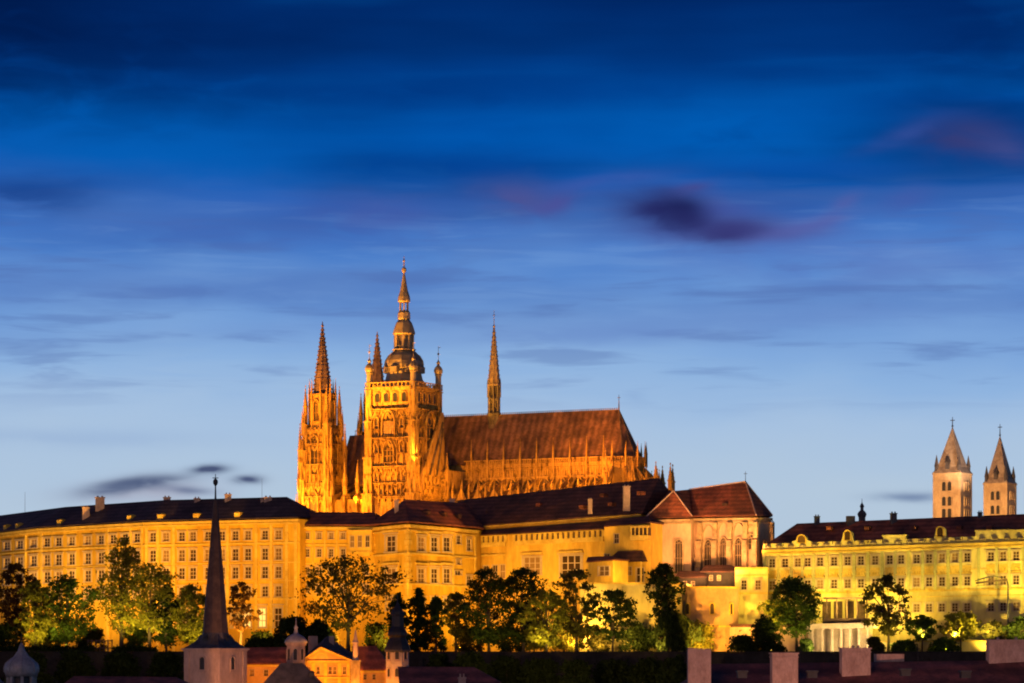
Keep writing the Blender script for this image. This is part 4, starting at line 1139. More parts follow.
def west_tower(x, y):
    mb = MB(); mb.box((x, y, PZ), (10.0, 10.0, 32)); mb.box((x, y, 57), (8.8, 8.8, 19)); mb.lathe((x, y, 0), [(4.2, 76), (4.1, 86.5), (4.6, 86.7), (4.6, 87.4)], 8, math.pi / 8)
    t = mb.build('west_tower', M_STONE, CA)
    tr = MB()
    for (dx_, dy_, u, n) in ((0, -1, (1, 0), (0, -1)), (1, 0, (0, 1), (1, 0)), (-1, 0, (0, -1), (-1, 0))):
        gothic_face(tr, (x + dx_ * 5.0, y + dy_ * 5.0), u, n, 7.6, 40, 56.6, 4, (46, 52), .8, 5)
        gothic_face(tr, (x + dx_ * 4.4, y + dy_ * 4.4), u, n, 6.6, 57.2, 76, 4, (63, 70), .7, 6)
    tr.build('tracery', M_STONE, t)
    for rz, dx_, dy_ in ((0, 0, -1), (math.pi / 2, 1, 0), (-math.pi / 2, -1, 0)):
        arch_inst('window', t, (x + dx_ * 5.0, y + dy_ * 5.0, 60), rz, 2.6, 13.0, 1)
        arch_inst('window', t, (x + dx_ * 5.7, y + dy_ * 5.7, 42), rz, 3.2, 12.0, 1)
        arch_inst('window', t, (x + dx_ * 4.0, y + dy_ * 4.0, 78.2), rz, 1.9, 7.0, 1, .3, .5)
    for sx_, sy_ in ((-1, -1), (1, -1), (1, 1), (-1, 1)):
        b_ = MB()
        for z0, z1, e, w in ((PZ, 48, 5.2, 2.6), (48, 58, 4.9, 2.2), (58, 68, 4.6, 1.9), (68, 77, 4.2, 1.6)):
            b_.box((x + sx_ * e, y + sy_ * e, z0), (w, w, z1 - z0)); b_.box((x + sx_ * e, y + sy_ * e, z1 - .4), (w + .5, w + .5, .4))
            for ex, ey in ((1, 0), (0, 1), (1, 1)):
                b_.pinnacle((x + sx_ * (e + ex * w * .48), y + sy_ * (e + ey * w * .48), z1 - 4), .7, 4.2, 4.6)
        b_.pinnacle((x + sx_ * 4.2, y + sy_ * 4.2, 76.5), 1.1, 6.5, 6.5)
        b_.pinnacle((x + sx_ * 6.2, y + sy_ * 4.6, PZ), 1.1, 43, 8.5)
        b_.build('corner_buttress', M_STONE, t)
    for q in range(8):
        an = math.pi / 8 + q * math.pi / 4
        g_ = MB(); g_.pinnacle((x + 4.5 * math.cos(an), y + 4.5 * math.sin(an), 76), .65, 11.3, 5.0); g_.build('pinnacle', M_STONE, t)
    sp_ = MB(); sp_.lathe((x, y, 0), [(3.35, 87), (3.0, 90), (.28, 110.5), (.55, 110.9), (.25, 111.4), (.08, 112.5)], 8, math.pi / 8)
    for q in range(8):
        an = math.pi / 8 + q * math.pi / 4
        for i in range(15):
            z = 89 + i * 1.45; r = 3.1 * (1 - (z - 89) / 22.5) + .12
            sp_.box((x + r * math.cos(an), y + r * math.sin(an), z), (.42, .42, .55), an)
    for z in (92.5, 97, 101.5, 106): r = 3.0 * (1 - (z - 90) / 22.3) + .18; sp_.lathe((x, y, z), [(r, 0), (r, .35)], 8, math.pi / 8)
    sp_.build('spire', WSP, t)
    return t


west_tower(-38, 10); west_tower(-38, 46.8)

# nave, transept, choir ---------------------------------------------------
AX = 28.0
mb = MB(); mb.box((-20, AX, PZ), (40, 17, 57 - PZ)); mb.box((-20, 12.5, PZ), (30, 14, 51 - PZ)); mb.box((-20, 7, PZ), (30, 5, 45 - PZ))
NV = mb.build('nave_wall', M_STONE, CA)
gf = MB(); gothic_face(gf, (-20, 4.5), (1, 0), (0, -1), 24, 40, 45, 8, (44.5,), .35, 9); gf.build('tracery', M_STONE, NV)
gf = MB(); gothic_face(gf, (-20, AX - 8.5), (1, 0), (0, -1), 30, 51, 57, 12, (56,), .3, 10)
gf.build('tracery', M_STONE, NV)
for k in range(5):
    b_ = MB(); x = -31 + k * 5.0
    b_.box((x, 6, PZ), (1.4, 5, 27)); b_.pinnacle((x, 5.0, 50), 1.1, 7.5, 6); b_.bar((x, 6, 52), (x, AX - 8.5, 56.5), .7, 1.2); b_.build('flying_buttress', M_STONE, NV)
mb = MB()
def gable_roof(mb, x0, x1, y0, y1, ze, zr, hipE=0):
    ym = (y0 + y1) / 2
    mb.quad((x0, y0, ze), (x1, y0, ze), (x1 - hipE, ym, zr), (x0, ym, zr)); mb.quad((x1, y1, ze), (x0, y1, ze), (x0, ym, zr), (x1 - hipE, ym, zr))
    mb.tri((x0, y1, ze), (x0, y0, ze), (x0, ym, zr)); mb.tri((x1, y0, ze), (x1, y1, ze), (x1 - hipE, ym, zr)); mb.quad((x0, y1, ze - .01), (x1, y1, ze - .01), (x1, y0, ze - .01), (x0, y0, ze - .01))
gable_roof(mb, -38, 3, AX - 9, AX + 9, 57, 74.5); mb.build('nave_roof', M_ROOFC, CA)
# transept with its south gable beside the tower
mb = MB(); mb.box((10, 20, PZ), (5, 26, 60 - PZ))
mb.add([(a + 1.4, -6.8, 58), (a + 2.6, -6.8, 58), (a + 2.6, 8.7, 58), (a + 1.4, 8.7, 58), (a + 1.4, 7.4, 79.3), (a + 2.0, 7.4, 79.3), (a + 2.0, 8.7, 79.3), (a + 1.4, 8.7, 79.3)], [(0, 1, 5, 4), (1, 2, 6, 5), (2, 3, 7, 6), (3, 0, 4, 7), (4, 5, 6, 7)])
mb.box((a + 1.1, 1, PZ), (1.6, 15, 33))
TS = mb.build('transept', M_STONE, CA)
gf = MB(); gothic_face(gf, (a + 1.9, 1), (0, 1), (1, 0), 14, 44, 57.6, 5, (50, 54), .7, 22); gf.build('tracery', M_STONE, TS)
gf = MB(); gf.bar((a + 2.7, -2.2, 58), (a + 2.1, 7.6, 76), .8, .6); gf.bar((a + 2.7, 2.6, 58), (a + 2.1, 7.8, 74), .7, .6); gf.build('stair_rib', M_STONED, TS)
for q in (-6.2, -1, 4): gf = MB(); gf.pinnacle((a + 2.4, q, 55), .7, 4, 4); gf.build('pinnacle', M_STONE, TS)
gf = MB(); gothic_face(gf, (10.2, 6.9), (1, 0), (0, -1), 4.4, 42, 60, 3, (48, 52, 56.5, 59), .8, 12); gf.build('tracery', M_STONE, TS)
for gx, gy, gz, gw_, g1, g2 in ((a + 1, 8, 78, .7, 1.8, 2.6), (12.6, 6.8, 50, .9, 10, 5.0)):
    gf = MB(); gf.pinnacle((gx, gy, gz), gw_, g1, g2); gf.build('pinnacle', M_STONE, TS)
# choir
X0, X1 = 13, 66
mb = MB(); mb.box(((X0 + X1) / 2, AX, PZ), (X1 - X0, 16, 62.4 - PZ)); mb.box((3.4, AX, PZ), (19, 15.9, 62.3 - PZ)); mb.lathe((X1, AX, 0), [(8.65, PZ), (8.65, 62.4)], 10, math.pi / 10)
mb.box(((X0 + X1) / 2, 13.5, PZ), (X1 - X0, 13.5, 49 - PZ)); mb.lathe((X1, AX, 0), [(18, PZ), (18, 47)], 10, math.pi / 10)
mb.add([(X0, 6.5, 49), (X1, 6.5, 49), (X1, 20, 53.5), (X0, 20, 53.5)], [(0, 1, 2, 3)])
CH = mb.build('choir_wall', M_STONE, CA)
mb = MB(); y = AX - 8
mb.box(((X0 + X1) / 2, y - .25, 61.6), (X1 - X0 + 2, .9, .5))
ns = 66
for i in range(ns + 1):
    x = X0 + (X1 - X0) * i / ns; mb.box((x, y - .35, 62.1), (.28, .3, 1.35))
    if i < ns: mb.bar((x, y - .35, 62.2), (x + (X1 - X0) / ns, y - .35, 63.3), .16)
mb.box(((X0 + X1) / 2, y - .35, 63.4), (X1 - X0 + 2, .5, .35))
apx = [(X1 + 9.1 * math.cos(t), AX + 9.1 * math.sin(t)) for t in [-math.pi / 2 + math.pi / 5 * i for i in range(6)]]
for p, q in zip(apx, apx[1:]):
    mb.bar((*p, 61.8), (*q, 61.8), .6, .5); mb.bar((*p, 63.5), (*q, 63.5), .5, .35)
    for i in range(8):
        t = i / 8; mb.box((p[0] + (q[0] - p[0]) * t, p[1] + (q[1] - p[1]) * t, 62), (.28, .28, 1.4))
mb.build('gallery', M_STONE, CH)
gf = MB(); gothic_face(gf, ((X0 + X1) / 2, y), (1, 0), (0, -1), X1 - X0, 57.9, 61.0, 60, (60.3,), .35, 14); gf.build('tracery', M_STONE, CH)
gf = MB(); gothic_face(gf, ((X0 + X1) / 2, 6.75), (1, 0), (0, -1), X1 - X0, 40, 49, 28, (45, 48.2), .3, 15); gf.build('tracery', M_STONE, CH)
mb = MB(); yw = 8.2
mb.quad((-6, AX - yw, 62.5), (X1, AX - yw, 62.5), (X1, AX, 79.5), (-6, AX, 79.5)); mb.quad((X1, AX + yw, 62.5), (-6, AX + yw, 62.5), (-6, AX, 79.5), (X1, AX, 79.5)); mb.tri((-6, AX + yw, 62.5), (-6, AX - yw, 62.5), (-6, AX, 79.5))
ap5 = [(X1 + yw * math.cos(t), AX + yw * math.sin(t), 62.5) for t in [-math.pi / 2 + math.pi / 5 * i for i in range(6)]]
for p, q in zip(ap5, ap5[1:]): mb.tri(p, q, (X1, AX, 79.5))
CR = mb.build('choir_roof', M_ROOFC, CA)
mb = MB()
for i in range(90):
    x = X0 - 19 + (X1 - X0 + 19) * i / 89; mb.box((x, AX, 79.3), (.22, .12, .95))
mb.bar((X0 - 19, AX, 79.6), (X1, AX, 79.6), .25); mb.bar((X0 - 19, AX, 80.1), (X1, AX, 80.1), .12)
for p in ap5[1:4]: mb.bar(p, (X1, AX, 79.6), .3)
mb.tube([(X1, AX, 79.5), (X1, AX, 82), (X1, AX, 84.6)], [.25, .14, .06], 6); mb.bar((X1 - .5, AX, 83.6), (X1 + .5, AX, 83.6), .18)
mb.build('ridge_crest', M_STONED, CR)
bd = MB()
for za, zb, d in ((57.2, 57.8, .9), (61.0, 61.5, .7)): bd.box(((X0 + X1) / 2, y - d / 2, za), (X1 - X0 + 2, d, zb - za))
bd.build('string_course', M_STONE, CH)
for k in range(9):
    x = X0 + 2.0 + 6.2 * k
    if k < 8: arch_inst('window', CH, (x + 3.1, y - .35, 49.5), 0, 4.4, 7.4, 3, .5, .6)
    b_ = MB(); b_.box((x, 6.8, PZ), (1.3, 3.0, 24)); b_.pinnacle((x, 6.4, 48.5), .8, 3.4, 3.4)
    b_.bar((x, 7.5, 51.0), (x, 20, 56.6), .7, 1.1)
    b_.pinnacle((x, 13.0, 50), .6, 4.6, 2.6)
    b_.build('flying_buttress', M_STONE, CH)
    c_ = MB(); c_.pinnacle((x, y - .7, 55), .62, 8.4, 6.6); c_.build('pinnacle', M_STONE, CH)
    c_ = MB(); c_.box((x, y - .5, 50), (.9, 1.0, 12)); c_.build('wall_pier', M_STONE, CH)
    g_ = MB()   # chapel gables between the piers
    if k < 8:
        p = [(x + 1.0, 6.2, 49), (x + 5.6, 6.2, 49), (x + 3.3, 6.2, 53.8)]
        g_.add(p + [(q[0], 6.7, q[2]) for q in p], [(0, 1, 2), (5, 4, 3), (0, 2, 5, 3), (1, 4, 5, 2)]); g_.pinnacle((x + 3.3, 6.4, 53.2), .4, .8, 1.6, False); g_.build('chapel_gable', M_STONE, CH)
for i in range(7):
    t = math.radians(-78 + 28 * i)
    for r, zt, hp_ in ((18, 55.5 if i else 58, 5.0 if i else 6.0), (13.5, 55, 4.0)):
        b_ = MB(); p = (X1 + r * math.cos(t), AX + r * math.sin(t)); b_.pinnacle((*p, PZ), 1.35 if r > 15 else 1.0, zt - PZ, hp_, True, t)
        b_.bar((p[0], p[1], zt - 5), (X1 + 8.6 * math.cos(t), AX + 8.6 * math.sin(t), 60), .6, .9); b_.build('flying_buttress', M_STONE, CH)
    c_ = MB(); c_.pinnacle((X1 + 9.2 * math.cos(t), AX + 9.2 * math.sin(t), 60.5), .6, 4.4, 3.4); c_.build('pinnacle', M_STONE, CH)
# ridge turret
x = 19
mb = MB(); mb.lathe((x, AX, 0), [(3.2, 68), (2.3, 76), (2.1, 79.2), (2.4, 79.6), (2.4, 80.2), (1.1, 80.3), (1.1, 90)], 8, math.pi / 8)
for q in range(8):
    an = math.pi / 8 + q * math.pi / 4
    mb.box((x + 1.9 * math.cos(an), AX + 1.9 * math.sin(an), 80), (.42, .42, 9.6), an); mb.pinnacle((x + 2.15 * math.cos(an), AX + 2.15 * math.sin(an), 85.5), .34, 4.8, 2.0, False)
mb.lathe((x, AX, 0), [(2.15, 84.6), (2.15, 85.1)], 8, math.pi / 8)
RT = mb.build('ridge_turret', M_STONED, CA)
sp_ = MB(); sp_.lathe((x, AX, 0), [(2.3, 89.4), (2.35, 90), (2.1, 90.4), (.75, 104.5), (.3, 109.2), (.45, 109.6), (.12, 110.2), (.07, 115.0)], 8, math.pi / 8)
sp_.bar((x - .5, AX, 113.4), (x + .5, AX, 113.4), .16)
for q in range(8):
    an = math.pi / 8 + q * math.pi / 4
    for i in range(11): z = 91.3 + i * 1.6; r = 2.1 - (z - 90.4) * .0965 + .05; sp_.box((x + r * math.cos(an), AX + r * math.sin(an), z), (.26, .26, .35), an)
sp_.build('spire', mat('gilt brown lead', (.34, .22, .08), (.2, .12, .05), .6, .5, .2, spec=.5), RT)

# ------------------------------------------------------------------ the two white basilica towers
M_TOW = mat('pale basilica stone', (.50, .39, .24), (.34, .25, .15), .3, .9, .3, (1, 1, .6))
M_TROOF = mat('grey spire shingle', (.36, .30, .23), (.22, .17, .13), .6, .75, .3)
for px, Y, w, pye, pyt, pyc, lab in ((952.5, 985, 9.4, 474, 428, 417, 'taller broad romanesque tower with pyramid spire, left of the basilica pair'), (1000, 1040, 8.4, 484, 437, 424, 'smaller romanesque tower with pyramid spire, right of the basilica pair')):
    c = P(px, 520, Y); ze, zt, zc = P(0, pye, Y).z, P(0, pyt, Y).z, P(0, pyc, Y).z
    T = thing('basilica_tower', lab, 'tower', (c.x, Y, PZ), 'twin basilica towers', math.radians(-31))
    mb = MB(); mb.box((0, 0, PZ), (w, w, ze - PZ)); mb.build('shaft', M_TOW, T)
    cm = MB(); cm.box((0, 0, ze - .35), (w + .7, w + .7, .5))
    for z in (ze - 6.9, ze - 11.6): cm.box((0, 0, z), (w + .4, w + .4, .3))
    for sx_, sy_ in ((-1, -1), (1, -1), (1, 1), (-1, 1)): cm.box((sx_ * w * .46, sy_ * w * .46, PZ), (w * .12, w * .12, ze - PZ - .4))
    cm.build('stone_course', M_TOW, T)
    for z in (ze - 5.7, ze - 10.6, ze - 14.4):
        for rz, loc in ((0, (0, -w / 2 - .02, z)), (math.pi / 2, (w / 2 + .02, 0, z)), (-math.pi / 2, (-w / 2 - .02, 0, z))):
            o_ = MB(); fr = MB()
            for q in (-1.0, 1.0):
                f_, p_ = arch_window(1.35, 3.0, False, 0, .22, .35, False)
                fr.add([(v[0] + q, v[1], v[2]) for v in f_.v], f_.f); o_.add([(v[0] + q, v[1], v[2]) for v in p_.v], p_.f)
            o = inst('belfry_window', mesh_of(fr, 'double_arch', M_TOW), loc, rz, (1, 1, 1), T)
            k = bpy.data.objects.new('opening', mesh_of(o_, 'opening_dark', M_IRON)); COL.objects.link(k); k.parent = o
    rb = MB(); rb.lathe((0, 0, 0), [(w * .76, ze + .15), (w * .56, ze + 2.2), (.22, zt)], 4, math.pi / 4); RF = rb.build('spire', M_TROOF, T)
    for sx_, sy_ in ((-1, -1), (1, -1), (1, 1), (-1, 1)):
        t_ = MB(); t_.lathe((sx_ * w * .42, sy_ * w * .42, 0), [(.75, ze + .1), (.7, ze + 2.2), (.85, ze + 2.4), (.05, ze + 6.2)], 6); t_.build('corner_turret', M_SLATE, T)
    d_ = MB(); d_.box((0, -w * .40, ze + 1.4), (1.3, 1.8, 2.2)); d_.box((0, -w * .40, ze + 3.6), (1.7, 2.2, 2.2), 0, .1); d_.build('dormer', M_SLATE, RF)
    cr = MB(); cr.tube([(0, 0, zt - .5), (0, 0, zc)], [.22, .1], 6); cr.lathe((0, 0, zt + .3), [(.1, 0), (.45, .35), (.1, .7)], 8); cr.bar((-.75, 0, zc - 1.1), (.75, 0, zc - 1.1), .25); cr.build('cross', M_IRON, RF)

# ------------------------------------------------------------------ trees
rng = np.random.default_rng(11)


def leaves(centers, radii, per, size, seed, droop=0.0, flat=1.0):
    """many small leaf sprays around clump centres"""
    r = np.random.default_rng(seed); C_ = np.asarray(centers, float); n = len(C_)
    idx = np.repeat(np.arange(n), per); k = len(idx)
    d = r.normal(size=(k, 3)); d /= np.linalg.norm(d, axis=1)[:, None]
    rad = np.asarray(radii)[idx] * r.random(k) ** .55 * np.where(r.random(k) < .12, 1.6, 1.0)
    p = C_[idx] + d * rad[:, None] * np.array([1, 1, flat])
    if droop: p[:, 2] -= r.random(k) * droop
    u = r.normal(size=(k, 3)); u /= np.linalg.norm(u, axis=1)[:, None]
    w = r.normal(size=(k, 3)); v = np.cross(u, w); v /= np.linalg.norm(v, axis=1)[:, None]
    s = size * (.5 + r.random(k) * 1.0)
    a = u * s[:, None]; b = v * (s * .6)[:, None]
    if droop: a = a * .4; a[:, 2] -= s * 1.2
    V = np.stack([p - a, p + b * .9, p + a, p - b * .9], 1).reshape(-1, 3)
    return V, k


def crown_mesh(V, k, m, parent, name='crown'):
    o = ORG[parent]; V = V - np.array(o)
    me = bpy.data.meshes.new(name); me.vertices.add(4 * k); me.loops.add(4 * k); me.polygons.add(k)
    me.vertices.foreach_set('co', V.astype(np.float32).ravel()); me.loops.foreach_set('vertex_index', np.arange(4 * k, dtype=np.int32))
    me.polygons.foreach_set('loop_start', np.arange(k, dtype=np.int32) * 4); me.update(calc_edges=True); me.materials.append(m)
    ob = bpy.data.objects.new(name, me); COL.objects.link(ob); ob.parent = parent; return ob


def tree(name, label, px, py0, py1, w, Y, m, kind='round', dens=1.0, seed=0, cat='tree', group=None, z0=TZ, lean=0.0, size=.42, cb=.32):
    r = random.Random(seed * 13 + 5); k = Y / F
    x = (px - 512) * k; ztop = (HOR - py0 + 2) * k; H = ztop - z0; R = w * k / 2 * 1.12; cb = max(.1, cb - .06)
    t = thing(name, label, cat, (x, Y, z0), group); cs = []; rs = []
    tries = 0
    N = {'round': 150, 'sparse': 120, 'poplar': 110, 'cone': 100, 'willow': 90, 'column': 80, 'umbrella': 60, 'bush': 60}[kind]
    while len(cs) < N and tries < 4000:
        tries += 1
        f = r.random(); an = r.random() * 2 * math.pi; q = r.random() ** .5
        if kind in ('round', 'sparse', 'willow'):
            zc, hz = (1 + cb) / 2, (1 - cb) / 2; zz = r.uniform(-1, 1); rr = math.sqrt(max(0, 1 - abs(zz) ** 2.3)) * q
            f = zc + zz * hz * .93
            lob = 1 + .22 * math.sin(an * 3 + seed) + .16 * math.sin(zz * 5 + seed * 2)
            rr *= lob
        elif kind == 'poplar': f = cb + (1 - cb) * r.random(); rr = (math.sin(math.pi * min(1, (f - cb) / (1 - cb) * .8 + .16)) ** .7) * q
        elif kind == 'cone': f = .06 + .92 * r.random() ** 1.3; rr = (1 - f) ** .8 * q * 1.05
        elif kind == 'column': f = .05 + .93 * r.random(); rr = (1 - f ** 4) * q * .9
        elif kind == 'umbrella': f = .82 + .16 * r.random(); rr = q
        else: f = .1 + .85 * r.random(); rr = math.sqrt(max(0, 1 - f * f)) * q
        cr = R * (.19 if kind in ('round', 'willow') else .15 if kind == 'sparse' else .26) * r.uniform(.7, 1.45)
        if kind == 'umbrella': cr = R * .2
        cs.append((x + lean * f * H + rr * R * math.cos(an) * .9, Y + rr * R * math.sin(an) * .9, z0 + f * H - (cr * .6 if f > .8 else 0))); rs.append(cr)
    per = int({'round': 46, 'sparse': 30, 'poplar': 45, 'cone': 60, 'willow': 70, 'column': 55, 'umbrella': 30, 'bush': 50}[kind] * dens)
    V, kk = leaves(cs, rs, per, size, seed + 100, 2.2 if kind == 'willow' else 0.0, .75 if kind in ('round', 'sparse') else .9)
    crown_mesh(V, kk, m, t)
    tr = MB(); r0 = max(.16, H * .018)
    hb = cb * H if kind in ('round', 'sparse', 'poplar', 'willow') else H * .8
    top = Vector((x + lean * H * .8, Y, z0 + H * .82)); b0 = Vector((x, Y, z0 - .3)); mid = Vector((x + lean * hb + r.uniform(-.2, .2), Y, z0 + hb))
    tr.tube([b0, b0.lerp(mid, .5) + Vector((r.uniform(-.15, .15), 0, 0)), mid, mid.lerp(top, .5) + Vector((r.uniform(-.4, .4), 0, 0)), top], [r0 * 1.35, r0 * 1.05, r0 * .9, r0 * .5, r0 * .15], 7)
    if kind in ('round', 'sparse', 'willow', 'poplar', 'umbrella'):
        for i in r.sample(range(len(cs)), min(len(cs), 22)):
            c = Vector(cs[i]); f = r.uniform(0, .6) if c.z > mid.z else 0
            st_ = mid.lerp(top, f * .8) if c.z > mid.z + H * .1 else b0.lerp(mid, r.uniform(.75, 1))
            m1 = st_.lerp(c, .5) + Vector((0, 0, abs(c.x - st_.x) * .18))
            tr.tube([st_, m1, c], [r0 * .42, r0 * .25, r0 * .08], 5)
    tr.build('trunk', M_BARK, t)
    return t


TG = 'trees on the castle terrace'
tree('broad_tree', 'dark russet tree at the left edge, before the bright facade', 16, 563, 648, 46, 844, M_LEAFB, 'sparse', 1.1, 1, group=TG)
tree('broad_tree', 'pale yellow-green tree glowing between the dark russet and the rounded green tree', 35, 580, 648, 34, 834, M_LEAFY, 'round', .8, 2, group=TG, cb=.1)
tree('broad_tree', 'rounded dark green tree with a lit centre, second large one from the left', 66, 573, 648, 60, 840, M_LEAFG, 'round', .95, 3, group=TG, cb=.2)
tree('poplar_tree', 'tall pointed yellow-green tree, the tallest of the left group', 122, 538, 648, 46, 838, M_LEAFY, 'poplar', .85, 4, group=TG, cb=.25)
tree('broad_tree', 'low yellow-green tree with a forked dark trunk right of the pointed tree', 150, 560, 650, 64, 832, M_LEAFY, 'round', .6, 5, group=TG, cb=.3)
tree('broad_tree', 'dark upright tree between yellow-green tree and church needle', 166, 585, 648, 30, 834, M_LEAFD, 'round', .8, 6, group=TG, cb=.15)
tree('broad_tree', 'yellow-green tree just left of the church needle', 192, 584, 648, 44, 832, M_LEAFY, 'round', .7, 7, group=TG, cb=.12)
tree('small_tree', 'small russet tree right of the church needle', 241, 582, 640, 28, 856, M_LEAFB, 'sparse', .8, 8, group=TG, cb=.35)
tree('broad_tree', 'wide open-crowned tree with a visible trunk before the corner palace', 348, 554, 652, 100, 838, M_LEAFO, 'sparse', 1.25, 9, group=TG, cb=.3, size=.45)
tree('conifer_tree', 'dark slim conifer directly behind the bell tower with onion roof', 398, 592, 655, 24, 832, M_LEAFD, 'column', .9, 10, group='dark conifers below the corner palace')
tree('conifer_tree', 'dark pointed conifer below the lit edge of the corner palace', 418, 588, 655, 24, 836, M_LEAFD, 'column', .95, 11, group='dark conifers below the corner palace')
tree('conifer_tree', 'dark pointed conifer, rightmost of the row below the corner palace', 436, 597, 655, 24, 834, M_LEAFD, 'column', .9, 12, group='dark conifers below the corner palace')
tree('small_tree', 'small olive tree before the right end of the corner palace', 456, 592, 654, 30, 850, M_LEAFO, 'sparse', .8, 13, group=TG)
tree('broad_tree', 'large dark tree left of the three tall trees below the royal palace', 489, 566, 656, 56, 840, M_LEAFD, 'round', .95, 14, group=TG, cb=.12)
tree('broad_tree', 'tall dark tree in the middle below the royal palace windows', 523, 566, 656, 48, 842, M_LEAFD, 'round', .8, 15, group=TG, cb=.15)
tree('broad_tree', 'lit yellow-green tree low among the dark trees below the royal palace', 546, 588, 656, 46, 831, M_LEAFY, 'round', .6, 16, group=TG, cb=.08)
tree('broad_tree', 'dark open tree with a bare trunk below the wide palace windows', 576, 568, 656, 48, 842, M_LEAFO, 'sparse', 1.2, 17, group=TG, cb=.25)
tree('small_tree', 'thin dark tree standing before the bright yellow bastion wall', 613, 588, 656, 50, 838, M_LEAFD, 'sparse', 1.1, 18, group=TG, cb=.25)
tree('broad_tree', 'dark round-crowned tree before the rose church wall', 664, 562, 656, 36, 842, M_LEAFD, 'round', .7, 19, group=TG, cb=.35)
tree('willow_tree', 'dark weeping willow below the rose church', 670, 610, 658, 46, 834, M_LEAFD, 'willow', 1, 20, group=TG, cb=.15)
tree('broad_tree', 'bright lime bush-like tree right of the weeping willow', 700, 622, 658, 34, 842, M_LEAFY, 'bush', .9, 21, group=TG)
tree('conifer_tree', 'dark green conical tree before the rose garden wall', 765, 618, 658, 38, 832, M_LEAFD, 'cone', 1.1, 22, group=TG)
tree('broad_tree', 'full green tree with a leaning trunk left of the colonnade', 797, 577, 656, 54, 832, M_LEAFG, 'round', .95, 23, group=TG, lean=-.06, cb=.28)
tree('broad_tree', 'lime tree glowing behind the full green tree', 778, 598, 650, 34, 852, M_LEAFY, 'round', .6, 24, group=TG)
tree('broad_tree', 'airy tree with a straight trunk right of the colonnade', 888, 575, 656, 48, 828, M_LEAFO, 'sparse', 1.05, 25, group=TG, cb=.28)
tree('small_tree', 'small thin tree before the yellow garden wall, left one', 922, 616, 656, 30, 828, M_LEAFG, 'sparse', .7, 26, group=TG, cb=.4)
tree('small_tree', 'small bushy tree lit from below before the yellow palace', 961, 612, 656, 40, 827, M_LEAFY, 'sparse', .9, 27, group=TG, cb=.35)
tree('small_tree', 'small dark tree right of the bushy lit one', 994, 622, 656, 24, 824, M_LEAFO, 'sparse', .8, 28, group=TG, cb=.35)
tree('broad_tree', 'dark low tree at the right edge of the picture', 1022, 618, 656, 34, 824, M_LEAFD, 'round', .7, 29, group=TG)
MA = thing('lamp_mast', 'tall thin dark mast with a long bent arm and flat head before the yellow palace', 'mast', P(1008, 653, 826))
pt = lambda px, py: P(px, py, 826)
mb = MB(); mb.tube([P(1008, 654, 826), pt(1008, 600), pt(1008, 584), pt(1006.5, 579.5), pt(1002, 577.5)], [.28, .22, .2, .18, .16], 8); mb.build('pole', M_IRON, MA)
mb = MB(); mb.tube([pt(1002, 577.5), pt(994, 576), pt(984, 578), pt(975, 581)], [.16, .2, .2, .1], 8); mb.build('arm', M_IRON, MA)
mb = MB(); a_, b_ = pt(976, 583), pt(1007, 579.5); mb.bar(a_, b_, 1.1, .5); mb.bar(pt(976, 586), pt(1006, 583.5), .8, .14)
for q in (978, 984, 990, 996, 1002): mb.bar(pt(q, 585.8), pt(q, 578.2), .16)
mb.build('head', M_WOOD, MA)

UG = 'shrubs under the terrace trees'
for i, (px, py, w, m_, lab) in enumerate((
        (8, 622, 36, M_LEAFD, 'dark shrub at the foot of the russet tree at the left edge'), (46, 626, 34, M_LEAFY, 'lit yellow shrub left of the rounded dark green tree'),
        (92, 628, 30, M_LEAFO, 'olive shrub behind the timber railing'), (138, 622, 30, M_LEAFG, 'green shrub between the pointed tree and the forked tree'),
        (206, 620, 24, M_LEAFY, 'lit yellow shrub just left of the church needle'), (262, 632, 30, M_LEAFD, 'low dark shrub right of the church needle foot'),
        (322, 628, 30, M_LEAFO, 'olive shrub left of the wide open-crowned tree'), (376, 622, 30, M_LEAFD, 'dark shrub between the wide tree and the bell tower conifer'),
        (470, 628, 30, M_LEAFO, 'olive shrub left of the large dark tree'), (508, 626, 34, M_LEAFD, 'dark shrub between the two tall dark trees'),
        (534, 618, 30, M_LEAFY, 'lit yellow shrub at the foot of the middle dark tree'), (564, 616, 34, M_LEAFY, 'lit yellow shrub left of the bare-trunked open tree'),
        (594, 624, 34, M_LEAFO, 'olive shrub left of the thin dark tree'), (636, 626, 34, M_LEAFD, 'dark shrub before the yellow bastion wall'),
        (686, 628, 30, M_LEAFG, 'green shrub between willow and lime bush'), (742, 636, 30, M_LEAFD, 'low dark shrub before the rose garden wall'),
        (806, 640, 16, M_LEAFG, 'green shrub at the left end of the colonnade'), (874, 638, 18, M_LEAFO, 'olive shrub at the right end of the colonnade'),
        (905, 642, 26, M_LEAFG, 'low green shrub before the yellow garden wall'), (944, 640, 30, M_LEAFG, 'green shrub under the bushy lit small tree'))):
    tree('shrub', lab, px, py, 700, w, (844 + (i % 3) * 6 if px < 735 else 830 if px < 860 else 824), m_, 'bush', 1.1, 90 + i, 'shrub', UG, size=.36)
r = random.Random(3)
HG = 'dark bushes on the slope below the terrace'
spots = [(392, 660, 30), (440, 655, 30), (470, 652, 34), (506, 657, 36), (540, 660, 40), (575, 661, 34), (610, 661, 40), (648, 659, 36), (676, 656, 30), (120, 652, 40), (75, 650, 40), (30, 650, 40), (165, 651, 36), (262, 640, 34), (292, 616, 40), (318, 620, 30)]
